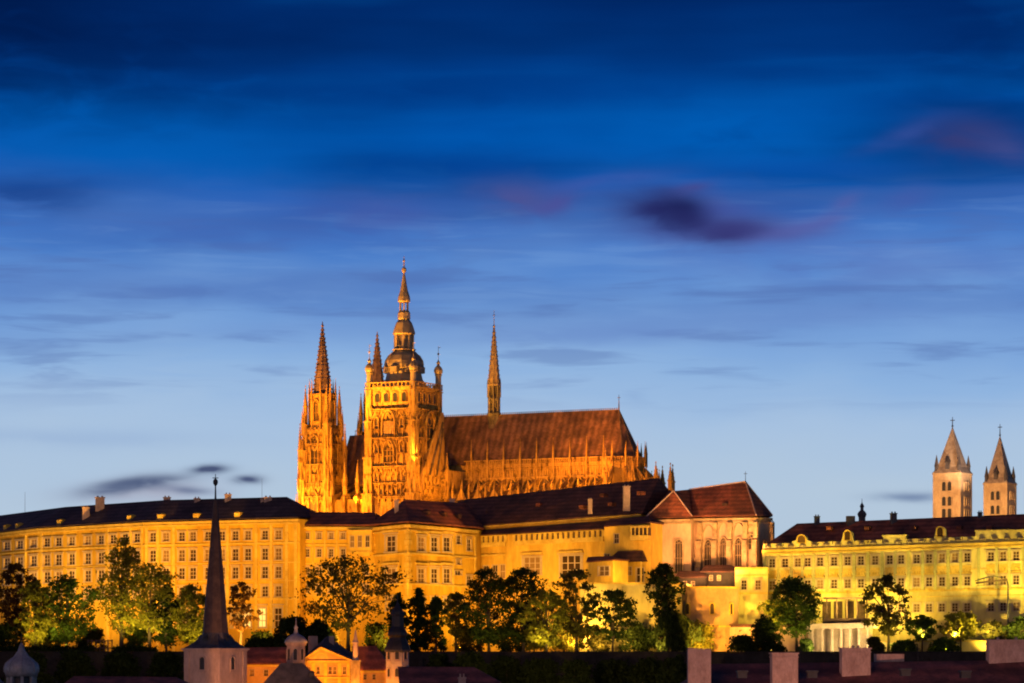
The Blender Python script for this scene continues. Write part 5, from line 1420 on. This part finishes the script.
where = ['right of the bell tower', 'behind the long red roof, left part', 'behind the red roof gable', 'left of the middle of the slope', 'in the middle of the slope, below the lime tree', 'below the open tree with bare trunk', 'below the bright bastion wall', 'below the weeping willow', 'next to the chimney wall of the right roof', 'below the pointed tree', 'below the rounded green tree', 'behind the onion dome', 'left of the church needle', 'right of the needle tower top', 'large, behind the small lantern cupola', 'behind the small pediment church']
for i, ((px, py, w), wh) in enumerate(zip(spots, where)):
    Yb = 800 - (i % 3) * 12
    up_top = py < 645
    if up_top: Yb = 828
    tree('bush', 'dark bush ' + wh, px, py, 700, w, Yb, M_LEAFD, 'bush', 1.2, 50 + i, 'bush', HG, z0=TZ if up_top else -9.5, size=.5)
for px, w in ((22, 46), (70, 46), (135, 40)):
    t = thing('hedge', {22: 'clipped dark hedge on the terrace wall at the left edge', 70: 'clipped dark hedge below the rounded green tree', 135: 'clipped dark hedge below the tall pointed tree'}[px], 'hedge', P(px, 653, 825), 'clipped hedges on the terrace wall')
    k = 825 / F; cs = [((px - 512 + q * w / 2) * k, 825, TZ + .9 + r.uniform(-.2, .5)) for q in np.linspace(-1, 1, 22)]
    V, kk = leaves(cs, [1.0] * 22, 60, .35, int(px), 0, 1.0); crown_mesh(V, kk, M_LEAFD, t, 'foliage')
# ground cover on the slope
gc = []; 
for i in range(520):
    px = r.uniform(-30, 1050); Yc = r.uniform(705, 818); gc.append(((px - 512) * Yc / F, Yc, float(np.interp(Yc, [700, 790, 821], [-16, -9.5, -8])) + .5))
gp = bpy.data.objects.new('ivy_and_brambles', None)
V, kk = leaves(gc, [2.6] * len(gc), 34, .5, 77, 0, .5)
me = bpy.data.meshes.new('undergrowth'); ORG[gp] = Vector((0, 0, 0))
me.vertices.add(4 * kk); me.loops.add(4 * kk); me.polygons.add(kk)
me.vertices.foreach_set('co', V.astype(np.float32).ravel()); me.loops.foreach_set('vertex_index', np.arange(4 * kk, dtype=np.int32))
me.polygons.foreach_set('loop_start', np.arange(kk, dtype=np.int32) * 4); me.update(calc_edges=True); me.materials.append(M_LEAFD)
bpy.data.objects.remove(gp)
ug = bpy.data.objects.new('undergrowth', me); COL.objects.link(ug)
tag(ug, 'dark brambles and ivy covering the slope below the terrace', 'undergrowth', kind='stuff')

# ------------------------------------------------------------------ foreground town
M_TOWER = mat('rose grey render', (.42, .31, .26), (.30, .22, .19), .5, .9, .2, (1, 1, .4))
M_WARMW = mat('orange town plaster', (.55, .32, .09), (.44, .24, .06), .3, .9, .1)
GZ = -42.0
Y = 420; k = Y / F
c = P(215.5, 650, Y)
NT = thing('church_tower', 'rose church tower with a tall brown needle spire and flared grey skirt', 'church tower', (c.x, Y, GZ), None, math.radians(-32))
w = 5.9
mb = MB(); zt = P(0, 649, Y).z; mb.box((0, 0, GZ), (w, w, zt - GZ)); mb.build('shaft', M_TOWER, NT)
cm = MB(); cm.box((0, 0, zt - .35), (w + .5, w + .5, .2)); cm.box((0, 0, zt - .15), (w + .9, w + .9, .25))
for sx_, sy_ in ((-1, -1), (1, -1), (1, 1), (-1, 1)): cm.box((sx_ * w * .46, sy_ * w * .46, GZ), (w * .14, w * .14, zt - GZ - .36))
cm.build('cornice', M_TOWER, NT)
for rz, loc in ((0, (0, -w / 2 - .01, zt - 2.85)), (math.pi / 2, (w / 2 + .01, 0, zt - 2.85)), (-math.pi / 2, (-w / 2 - .01, 0, zt - 2.85))):
    fr, pa = arch_window(.85, 1.75, False, 0, .14, .16, False); o = inst('belfry_window', mesh_of(fr, 'arch_frame', M_TOWER), loc, rz, (1, 1, 1), NT)
    kk = bpy.data.objects.new('opening', mesh_of(pa, 'opening_dark', M_IRON)); COL.objects.link(kk); kk.parent = o
sk = MB(); sk.lathe((0, 0, 0), [(w * .76, zt + .1), (w * .62, zt + .55), (w * .47, zt + 1.15), (w * .36, zt + 2.0)], 4, math.pi / 4)
sk.lathe((0, 0, 0), [(w * .44, zt + .7), (w * .36, zt + 1.6), (w * .315, zt + 2.3)], 8, math.pi / 8); sk.build('skirt_roof', M_SLATE, NT)
zn = P(0, 500, Y).z
sp_ = MB(); sp_.lathe((0, 0, 0), [(1.93, zt + 1.5), (1.72, zt + 4), (.32, zn - .5), (.2, zn)], 8, math.pi / 8)
for i in range(16):
    z = zt + 2.5 + i * 1.15; r_ = 1.86 - (z - zt - 1.5) / (zn - zt - 2) * 1.56; sp_.lathe((0, 0, z), [(r_ + .01, 0), (r_ + .05, .02), (r_, .12)], 8, math.pi / 8)
sp_.build('spire', M_SPIRE, NT)
fi = MB(); z1 = P(0, 474, Y).z; zb_ = P(0, 484, Y).z
fi.lathe((0, 0, 0), [(.2, zn - .3), (.13, zn + .5), (.09, zb_ - .3), (.3, zb_), (.36, zb_ + .3), (.3, zb_ + .55), (.06, zb_ + .8), (.05, z1)], 8); ca, sa_ = math.cos(math.radians(32)), math.sin(math.radians(32))
fi.bar((-.42 * ca, -.42 * sa_, z1 - .55), (.42 * ca, .42 * sa_, z1 - .55), .11); fi.build('finial', M_IRON, NT)
for rz, dx_, dy_ in ((0, 0, -1), (math.pi / 2, 1, 0)):
    d_ = MB(); d_.box((dx_ * w * .33, dy_ * w * .33, zt + .8), (.55, .55, .7), rz); d_.box((dx_ * w * .33, dy_ * w * .33, zt + 1.5), (.75, .75, .5), rz, .1); d_.build('dormer', M_IRON, NT)

Y = 360; k = Y / F
for px, w_, py, lab in ((21.5, 34, 643, 'grey onion dome on an open lantern, in the lower left corner'), (-11, 30, 662, 'sliver of a grey onion dome cut by the left picture edge')):
    c = P(px, 650, Y); OD = thing('onion_turret', lab, 'turret', (c.x, Y, GZ)); R = w_ * k / 2; zt = P(0, py, Y).z
    mb = MB(); mb.lathe((c.x, Y, 0), [(R * .93, zt - 4.0), (R * 1.0, zt - 3.5), (R * 1.02, zt - 3.0), (R * .93, zt - 2.45), (R * .66, zt - 1.95), (R * .40, zt - 1.55), (R * .24, zt - 1.05), (R * .14, zt - .4), (R * .05, zt)], 16); mb.build('onion_dome', M_GREYDOME, OD, smooth=True)
    rb_ = MB()
    for q in range(8):
        an = q * math.pi / 4 + .2; rb_.tube([(c.x + rr * R * 1.01 * math.cos(an), Y + rr * R * 1.01 * math.sin(an), zt + dz_) for rr, dz_ in ((1, -3.5), (1.02, -3), (.93, -2.45), (.66, -1.95), (.40, -1.55), (.24, -1.05))], [.06] * 6, 5)
        rb_.box((c.x + R * .8 * math.cos(an), Y + R * .8 * math.sin(an), zt - 7.2), (.35, .35, 3.3), an)
    rb_.build('lantern_post', M_GREYDOME, OD)
    mb = MB(); mb.lathe((c.x, Y, 0), [(R * .95, GZ), (R * .95, zt - 7.2), (R * .6, zt - 7.0), (R * .6, zt - 4.0)], 8); mb.build('drum', M_SLATE, OD)
    mb = MB(); mb.tube([(c.x, Y, zt - .2), (c.x, Y, zt + 1.2)], [.06, .03], 6); mb.lathe((c.x, Y, zt + .3), [(.03, 0), (.16, .15), (.03, .3)], 8); mb.build('finial', M_IRON, OD)


def house(name, label, px0, px1, pyr0, pye, Y, D, mw, mr, win=(), cat='house', hip=True, ridge=None, py_b=720):
    t = thing(name, label, cat, ((.5 * (px0 + px1) - 512) * Y / F, Y, GZ))
    s = Fac(px0, Y, pye, px1, Y, pye, GZ); wb = MB(); ops = [s.rect(*o) for o in win]
    s.wall(wb, ops, .2); s.body(wb, D); wb.build('wall', mw, t)
    for o in ops: s.window(t, o, FR_P)
    co = MB(); s.course(co, 1 - .4 / (s.zA - GZ), .3, .25); co.build('cornice', M_TRIM if mw is M_WARMW else mw, t)
    rb = MB(); rr = ridge or ((px0 + 6, pyr0), (px1 - 6, pyr0)); roof_simple(rb, s, D, rr[0], rr[1], .4, lift=.15, thick=.2)
    ro = rb.build('roof', mr, t); ORG[ro] = ORG[t]
    return t, ro, s


Y = 432
t1, ro1, s1 = house('town_house', 'town house with a dark red roof right of the church needle', 244, 290, 647.5, 664, 440, 9, M_WARMW, M_ROOFF, [(252, 673, 4, 6), (266, 673, 4, 6), (280, 673, 4, 6)], ridge=((246, 647.5), (296, 647)))
# small church with pediment
SCH = thing('small_church', 'small orange church front with a triangular pediment below the wide tree', 'church', P(327, 650, Y) + Vector((0, 0, GZ)))
ORG[SCH] = Vector(SCH.location); s = Fac(304, Y, 661.5, 349.5, Y, 661.5, GZ)
ops = [s.rect(330, 670.5, 3.2, 7), s.rect(334.8, 670.5, 3.2, 7), s.rect(344.5, 670.5, 3.2, 7), s.rect(318, 670.5, 3.2, 7), s.rect(309, 670.5, 3.2, 7)]
wb = MB(); s.wall(wb, ops, .2); s.body(wb, 14); wb.build('wall', M_WARMW, SCH)
for o in ops: s.window(SCH, o, FR_P)
pd = MB(); za, zb_ = s.zA, (HOR - 649) * Y / F; xm = P(321, 0, Y).x; xa, xb = s.A.x, s.B.x
pd.add([(xa, Y - .15, za), (xb, Y - .15, za), (xm, Y - .15, zb_), (xa, Y + .5, za), (xb, Y + .5, za), (xm, Y + .5, zb_)], [(0, 1, 2), (5, 4, 3), (0, 2, 5, 3), (1, 4, 5, 2)]); pd.build('pediment', M_WARMW, SCH)
co = MB(); co.bar((xa - .3, Y - .3, za), (xb + .3, Y - .3, za), .55, .3); co.bar((xa - .3, Y - .3, za + .1), (xm, Y - .3, zb_ + .15), .55, .28); co.bar((xb + .3, Y - .3, za + .1), (xm, Y - .3, zb_ + .15), .55, .28)
co.bar((xa, Y - .25, za - 2.3), (xb, Y - .25, za - 2.3), .4, .22)
aa = [(xm + .9 * math.cos(q), za + .45 + .75 * math.sin(q)) for q in np.linspace(0, math.pi, 8)]
for p, q in zip(aa, aa[1:]): co.bar((p[0], Y - .2, p[1]), (q[0], Y - .2, q[1]), .12)
for px in (305.5, 313.5, 325.5, 339.5, 348.5): co.box((P(px, 0, Y).x, Y - .08, GZ), (.45, .14, za - GZ - .2))
co.build('cornice', M_TRIM, SCH)
rb = MB(); rz_ = (HOR - 641.5) * Y / F; rb.quad((xa - .4, Y - .1, za + .3), (xm, Y - .1, zb_ + .45), (xm, Y + 15, rz_ + .9), (xa - .4, Y + 15, za + .6)); rb.quad((xm, Y - .1, zb_ + .45), (xb + .4, Y - .1, za + .3), (xb + .4, Y + 15, za + .6), (xm, Y + 15, rz_ + .9)); rb.tri((xb + .4, Y + 15, za + .6), (xa - .4, Y + 15, za + .6), (xm, Y + 15, rz_ + .9))
r_ = rb.build('roof', M_ROOFD, SCH)
chimney(313, 636, 645, 9, 440, M_CHIM, r_, cap=False); chimney(331.5, 636, 646, 5, 442, M_CHIM, r_, cap=False)
Y = 428; k = Y / F; c = P(296, 662, Y)
CU = thing('lantern_cupola', 'small pale lantern cupola with two arched openings and a grey cap', 'cupola', c)
mb = MB(); mb.lathe(c, [(1.35, -6), (1.35, 2.3), (1.55, 2.4), (1.6, 2.75)], 8, math.pi / 8); mb.build('lantern', M_TOWER, CU)
for q in (-2, -1, 0, 1):
    an = -math.pi / 2 + q * math.pi / 4 + math.pi / 8 * 0
    fr, pa = arch_window(.5, 1.6, False, 0, .1, .12, False); o = inst('arched_opening', mesh_of(fr, 'arch_frame', M_TOWER), c + Vector((1.26 * math.cos(an), 1.26 * math.sin(an), .3)), an + math.pi / 2, (1, 1, 1), CU)
    kk = bpy.data.objects.new('opening', mesh_of(pa, 'opening_dark', M_IRON)); COL.objects.link(kk); kk.parent = o
mb = MB(); mb.lathe(c, [(1.7, 2.75), (1.55, 3.1), (1.15, 3.6), (.55, 3.95), (.3, 4.1), (.22, 4.7), (.3, 4.9), (.08, 5.3), (.05, 6.3)], 16); mb.build('cap', M_GREYDOME, CU, smooth=True)
mb = MB(); Y2 = 420; c = P(293, 683, Y2); DH = thing('slate_roof_house', 'house with a broad grey slate hipped roof in front of the lantern cupola', 'house', (c.x, Y2, GZ))
k = Y2 / F; R = 30 * k; zt = (HOR - 663) * k
mb.add([(c.x - R, Y2 - R * .7, zt - 3.1), (c.x + R, Y2 - R * .7, zt - 3.1), (c.x + R, Y2 + R * .7, zt - 3.1), (c.x - R, Y2 + R * .7, zt - 3.1), (c.x - 12 * k, Y2 - .6, zt), (c.x + 10 * k, Y2 - .6, zt), (c.x + 10 * k, Y2 + .6, zt), (c.x - 12 * k, Y2 + .6, zt)], [(3, 2, 1, 0), (4, 5, 6, 7), (0, 1, 5, 4), (1, 2, 6, 5), (2, 3, 7, 6), (3, 0, 4, 7)])
ro = mb.build('roof', M_SLATE, DH); mb = MB(); mb.box((c.x, Y2, GZ), (R * 1.86, R * 1.25, zt - 3.12 - GZ)); mb.build('wall', M_TOWER, DH)
d_ = MB(); q = P(312, 676.5, Y2 - R * .45); d_.box(q, (.7, .9, .55)); d_.box(q + Vector((0, 0, .55)), (.9, 1.1, .3), 0, .2); d_.build('dormer', M_IRON, ro)
# slender stone column beside the small church
c = P(355.5, 662, 424); CO = thing('stone_column', 'slender weathered stone pillar with a finial right of the small church', 'pillar', (c.x, 424, GZ))
mb = MB(); mb.box((c.x, 424, GZ), (1.35, 1.35, c.z - GZ)); mb.box((c.x, 424, c.z), (1.6, 1.6, .25)); mb.build('pedestal', M_STONED, CO)
mb = MB(); mb.lathe(c, [(.55, .25), (.4, .6), (.34, 2.6), (.48, 2.8), (.3, 3.1), (.16, 3.9), (.05, 4.6)], 8); mb.build('shaft', M_TOWER, CO)
t2, ro2, s2 = house('town_house', 'town house with an orange wall and dark roof between pillar and bell tower', 358, 388, 648, 670, 436, 10, M_WARMW, M_ROOFF, [(365, 677, 3, 5), (374, 677, 3, 5)], ridge=((352, 646), (376, 646)))
# bell tower with onion roof
Y = 425; k = Y / F; c = P(397.5, 650, Y)
BT = thing('bell_tower', 'pale bell tower with a dark onion roof and lantern before the conifers', 'bell tower', (c.x, Y, GZ)); R = 11.5 * k
mb = MB(); mb.lathe((c.x, Y, 0), [(R * 1.06, GZ), (R * 1.06, -.05)], 8, math.pi / 8); mb.build('shaft', mat('pale grey render', (.42, .35, .32), (.30, .25, .23), .5, .9, .2), BT)
cm = MB(); cm.lathe((c.x, Y, 0), [(R * 1.1, -.35), (R * 1.2, -.2), (R * 1.22, .05)], 8, math.pi / 8); cm.build('cornice', M_SLATE, BT)
for pz in (-1.3, -3.75):
    for an in (-math.pi / 2, -math.pi / 4, -3 * math.pi / 4):
        fr, pa = arch_window(.55, 1.15, False, 0, .1, .12, False); rr = R * 1.06 * math.cos(math.pi / 8) + .01
        o = inst('window', mesh_of(fr, 'arch_frame', M_TOWER), (c.x + rr * math.cos(an), Y + rr * math.sin(an), pz), an + math.pi / 2, (1, 1, 1), BT)
        kk = bpy.data.objects.new('opening', mesh_of(pa, 'opening_dark', M_IRON)); COL.objects.link(kk); kk.parent = o
mb = MB(); mb.lathe((c.x, Y, 0), [(R * 1.2, .05), (R * 1.12, .5), (R * .95, 1.1), (R * .8, 1.5), (R * .72, 1.8), (R * .9, 2.1), (R * .88, 2.5), (R * .7, 3.0), (R * .55, 3.3), (R * .52, 4.9), (R * .64, 5.0), (R * .6, 5.4), (R * .38, 5.9), (R * .2, 6.3), (.06, 6.9), (.04, 7.9)], 8, math.pi / 8); mb.build('onion_roof', M_DARKCAP, BT)
t3, ro3, s3 = house('town_house', 'long low house with a plain red tiled roof right of the bell tower', 402, 498, 667, 684, 400, 11, M_TOWER, M_ROOFF, ridge=((398, 666.5), (474, 667)))
chimney(462, 679, 684, 7, 397, M_CHIM, ro3)
t6, ro6, s6 = house('town_house', 'dark town house roof between onion dome and church needle', 60, 186, 676, 690, 380, 12, M_TOWER, M_ROOFF, ridge=((74, 676), (176, 677)))
# big roof lower right
t4, ro4, s4 = house('town_house', 'big dark red roof with several chimneys along the lower right', 684, 1040, 663, 690, 300, 12, M_TOWER, M_ROOFF, ridge=((712, 664), (1030, 660)))
for px, a_, b_, w_, Y_, cp_ in ((784, 654, 676, 26, 299, False), (855, 649, 668, 29, 303, False), (889, 654, 667, 28, 307, False), (1008, 641, 664, 42, 306, False), (1008 - 5, 640, 642, 5, 306, False)):
    chimney(px, a_, b_, w_, Y_, M_CHIM, ro4, 1.2, cp_)
for px, a_, b_, w_, Y_ in ((784, 654, 676, 26, 299), (855, 649, 668, 29, 303), (1008, 641, 664, 42, 306)):
    c = P(px, a_, Y_); cm = MB(); ww = w_ * Y_ / F; cm.box(c, (ww * 1.07, 1.4, .14), .12); cm.box(c - Vector((0, 0, .35)), (ww * 1.04, 1.32, .1), .12); cm.build('chimney_cap', M_CHIM, ro4)
ae = MB()
for px, Yq, h in ((800, 303, 1.6), (918, 304, 1.9)):
    q = P(px, 664, Yq); ae.tube([q, q + Vector((0, 0, h))], [.025, .02], 5)
    for i in range(4): ae.bar(q + Vector((-.3 + .04 * i, 0, h - .1 - i * .14)), q + Vector((.3 - .04 * i, 0, h - .1 - i * .14)), .02)
ae.build('aerial', M_IRON, ro4)
pots = MB()
for px, py in ((853, 649), (858, 649), (998, 641), (1016, 641)): q = P(px, py, 303 if px < 900 else 306); pots.lathe(q, [(.16, -.1), (.14, .35), (.18, .4)], 8)
pots.build('chimney_pot', M_CHIM, ro4)
gw = MB(); Yg = 298; q0 = P(688, 683, Yg); q1 = P(711, 648, Yg)
gw.hexa([(q0.x, Yg, -10), (q1.x, Yg, -10), (q1.x, Yg + 1.6, -10), (q0.x, Yg + 1.6, -10), (q0.x, Yg, P(0, 648, Yg).z), (q1.x, Yg, P(0, 649, Yg).z), (q1.x, Yg + 1.6, P(0, 649, Yg).z), (q0.x, Yg + 1.6, P(0, 648, Yg).z)])
gw.build('gable_chimney', M_CHIM, ro4)
for px, py in ((742, 678), (905, 676), (812, 678), (965, 678)):
    q = P(px, py, 296.6); d_ = MB(); d_.box(q, (.9, 1.6, .55)); d_.box(q + Vector((0, 0, .55)), (1.1, 1.8, .2)); d_.build('roof_window', M_IRON, ro4)

# ------------------------------------------------------------------ floodlights and added fill spots
def fl(px, Y, z, tx, tz, tY, power, col, size=110):
    spot(((px - 512) * Y / F, Y, z), ((tx - 512) * tY / F, tY, tz), power, col, size, .7)


# terrace floodlights on the palace fronts
for px, Y in ((-50, 1035), (-10, 992), (25, 968), (60, 943), (95, 930), (130, 915), (165, 900), (200, 893), (235, 886), (270, 882)):
    fl(px, Y - 36, 0.5, px, 35, Y + 6, 108000 if px < 150 else 76000, SOD if px > 100 else SODY, 96)
for px, Y in ((310, 880), (345, 872)): fl(px, Y - 30, 0.5, px, 32, Y + 12, 62000, SOD, 100)
fl(388, 842, .5, 396, 32, 882, 60000, SOD, 98); fl(425, 844, .5, 436, 32, 890, 76000, SOD, 98); fl(458, 858, .5, 462, 32, 902, 52000, SOD, 98)
for px, Y in ((490, 880), (518, 870), (546, 866), (576, 860)): fl(px, Y - 12, .5, px, 33, Y + 30, 58000, SODY, 98)
fl(628, 838, .5, 628, 28, 872, 30000, SODY, 105); fl(600, 838, .5, 600, 26, 866, 14000, SODY, 110)
fl(622, 855, 19.6, 615, 27, 866, 3600, SODY, 130); fl(640, 853, 19.6, 636, 27, 869, 4600, SODY, 130); fl(594, 858, 19.6, 600, 24, 866, 800, SODY, 130)
fl(632, 846, 20, 628, 36, 873, 14000, SODY, 90)
fl(660, 828, .5, 650, 16, 856, 12000, SODY, 110); fl(705, 826, .5, 712, 18, 852, 92000, SOD, 100); fl(732, 832, .5, 728, 18, 858, 16000, SOD, 90)
fl(748, 840, 7.2, 750, 20, 862, 8000, SODY, 100)
fl(776, 838, 7.2, 780, 31, 866, 52000, LIME, 105)
for px, Y in ((890, 851), (922, 847), (955, 842), (988, 838), (1020, 834), (1055, 830)): fl(px, Y - 21, 3.8, px, 33, Y + 16, 47000, LIME, 98)
fl(806, 838, 9.5, 806, 31, 862, 40000, LIME, 110); fl(846, 830, 10, 850, 31, 856, 46000, LIME, 110)
for px in (815, 840, 864): fl(px, 825.5, 1.0, px, 3, 840, 6500, (1, .64, .26), 130)
fl(770, 836, .3, 770, 3, 850, 3600, WARM, 120)
# church floodlights from the roofs and yards in front of it, and added roof spots
fl(662, 854, 17.8, 662, 37, 881, 56000, (1, .45, .14), 105); fl(692, 854, 18.4, 690, 38, 881, 56000, (1, .45, .14), 90); fl(720, 856, 19, 722, 37, 878, 38000, (1, .46, .15), 105); fl(748, 864, 24.8, 746, 36, 876, 17000, (1, .46, .15), 110)
fl(640, 868, 45, 712, 44, 885, 26000, (1, .36, .09), 50)  # added spot to brighten the red church roof; no lamp known there
fl(520, 890, 43, 440, 41, 896, 22000, (1, .38, .06), 46)  # added spot that lifts the corner palace roof; its source is made up
fl(590, 872, 36.5, 600, 41, 900, 3000, SOD, 120)
# cathedral floodlights on the courtyard roofs
M28 = Matrix.Rotation(math.radians(-28), 3, 'Z')
def cl(x, y, z, tx, ty, tz, p, col=SOD, size=100):
    a_ = M28 @ Vector((x, y, z)) + Vector((-36, 1000, 0)); b_ = M28 @ Vector((tx, ty, tz)) + Vector((-36, 1000, 0)); spot(a_, b_, p, col, size, .7)


CAT = (1.0, .35, .016)
cl(-56, -24, 40, -39, 6, 76, 215250, CAT, 80); cl(-28, -26, 40, -36, 8, 72, 92250, CAT, 80); cl(-44, -6, 40, -42, 4, 52, 60000, (1, .46, .04), 110)
cl(-64, -6, 38, -42, 8, 74, 61499, CAT, 85)
cl(-26, -32, 40, -2, -8, 70, 245999, CAT, 75); cl(-4, -38, 40, -1, -8, 80, 133250, CAT, 60); cl(-6, -28, 42, -2, -8, 54, 30749, CAT, 110)
cl(30, -20, 44, 9, 0, 70, 42000, CAT, 80); cl(26, -8, 46, 10, 2, 64, 40000, CAT, 80)
cl(-18, -20, 40, -20, 16, 58, 61499, CAT, 100)
cl(-24, -46, 46, 0, 0, 106, 1100000, (1, .40, .03), 33); cl(26, -40, 46, 0, 0, 106, 180000, (1, .40, .03), 33)
cl(-52, -44, 46, -38, 10, 102, 512499, CAT, 30); cl(-20, -40, 46, -38, 46, 106, 307500, CAT, 26)
for x in (22, 34, 46, 58, 70): cl(x, -34, 46, x + 3, 18, 56, 44000, CAT, 75)
for x in (24, 33, 42, 51, 60, 69): cl(x, 11, 53.5, x + .5, 20, 60, 3000, CAT, 140)
for x in (62, 72, 82): cl(x - 12, -8, 50, x - 6, 24, 72, 62000, (1, .30, .03), 50)
cl(86, -8, 42, 76, 22, 58, 36000, CAT, 90); cl(94, 6, 44, 74, 26, 68, 12000, CAT, 80)
cl(24, 6, 60, 19, 27, 100, 130000, (1, .46, .05), 50); cl(10, -20, 56, 19, 28, 102, 130000, (1, .46, .05), 36)
cl(-20, 2, 50, -24, 24, 66, 9225, CAT, 110)
# basilica towers, and added chimney spots
for px, Y in ((938, 945), (986, 1000)): fl(px, Y, 42, px + 9, 62, Y + 40, 130000, (1, .47, .14), 70)
fl(990, 960, 44, 960, 70, 984, 95000, (1, .62, .38), 55)
fl(233, 898, 40.6, 228, 46.5, 921, 5000, SODY, 40); fl(97, 934, 40.6, 90, 46, 955, 6000, SODY, 40); fl(170, 912, 40.6, 167, 47, 934, 3500, SODY, 30); fl(618, 868, 40.5, 626, 46, 881, 4500, SODY, 40); fl(594, 876, 39, 590, 43, 893, 3500, SODY, 30)  # added eave spots that brighten the palace chimneys; no such lamps known
# lamps in the garden trees, and added slope fill
for px, Y, z, ty_, p, c in ((37, 825, 1.3, 605, 19800, LIME), (66, 826, 1, 600, 12000, LIME), (120, 826, 1.3, 590, 28800, LIME), (142, 823.5, 1.3, 600, 16200, LIME), (162, 823.5, 1.3, 605, 10800, LIME), (196, 823.5, 1.3, 612, 12600, LIME), (340, 826, 0, 598, 11000, LIME), (541, 823.5, 1.3, 615, 14400, LIME), (560, 824, -.5, 625, 4000, LIME), (490, 827, 0, 612, 7000, LIME), (598, 826, 0, 615, 9000, LIME), (640, 826, 0, 620, 6000, LIME), (703, 830, -.5, 635, 9000, LIME), (790, 823, 1, 600, 12000, LIME), (776, 838, 0, 605, 4500, LIME), (946, 822.9, .3, 625, 2600, LIME), (888, 822.8, 1, 600, 6000, LIME), (458, 828, 0, 610, 6000, LIME), (905, 822.9, .5, 630, 2500, LIME), (985, 822.9, .5, 625, 4000, LIME)):
    fl(px, Y, z, px, (HOR - ty_) * Y / F, Y + 9, p, c, 110)
fl(90, 700, -6, 100, -5, 800, 50000, (1, .55, .2), 60); fl(540, 700, -6, 560, -5, 800, 110000, (1, .55, .2), 60)  # added fill spots for the dark slope; no lamps stand there
for px, Y in ((895, 829), (935, 826), (975, 824)): fl(px, Y - 3, 1.0, px, 1.5, Y + 4, 350, LIME, 150)
# street lamps among the town houses
fl(338, 413, -10, 330, -2, 432, 46000, (1, .31, .02), 62); fl(256, 418, -10, 262, -4, 440, 24000, (1, .31, .02), 90); fl(370, 416, -9, 371, -4, 436, 15000, (1, .31, .02), 100)
fl(192, 388, -13, 206, -3, 420, 100000, (1, .36, .12), 70); fl(236, 396, -13, 224, -3, 420, 9000, (1, .44, .24), 70); fl(405, 396, -14, 398, -2, 425, 8000, (1, .50, .32), 60)
for px in (705, 790, 870, 1000): fl(px, 274, -14, px, -1, 300, 7500, (1, .43, .27), 70)
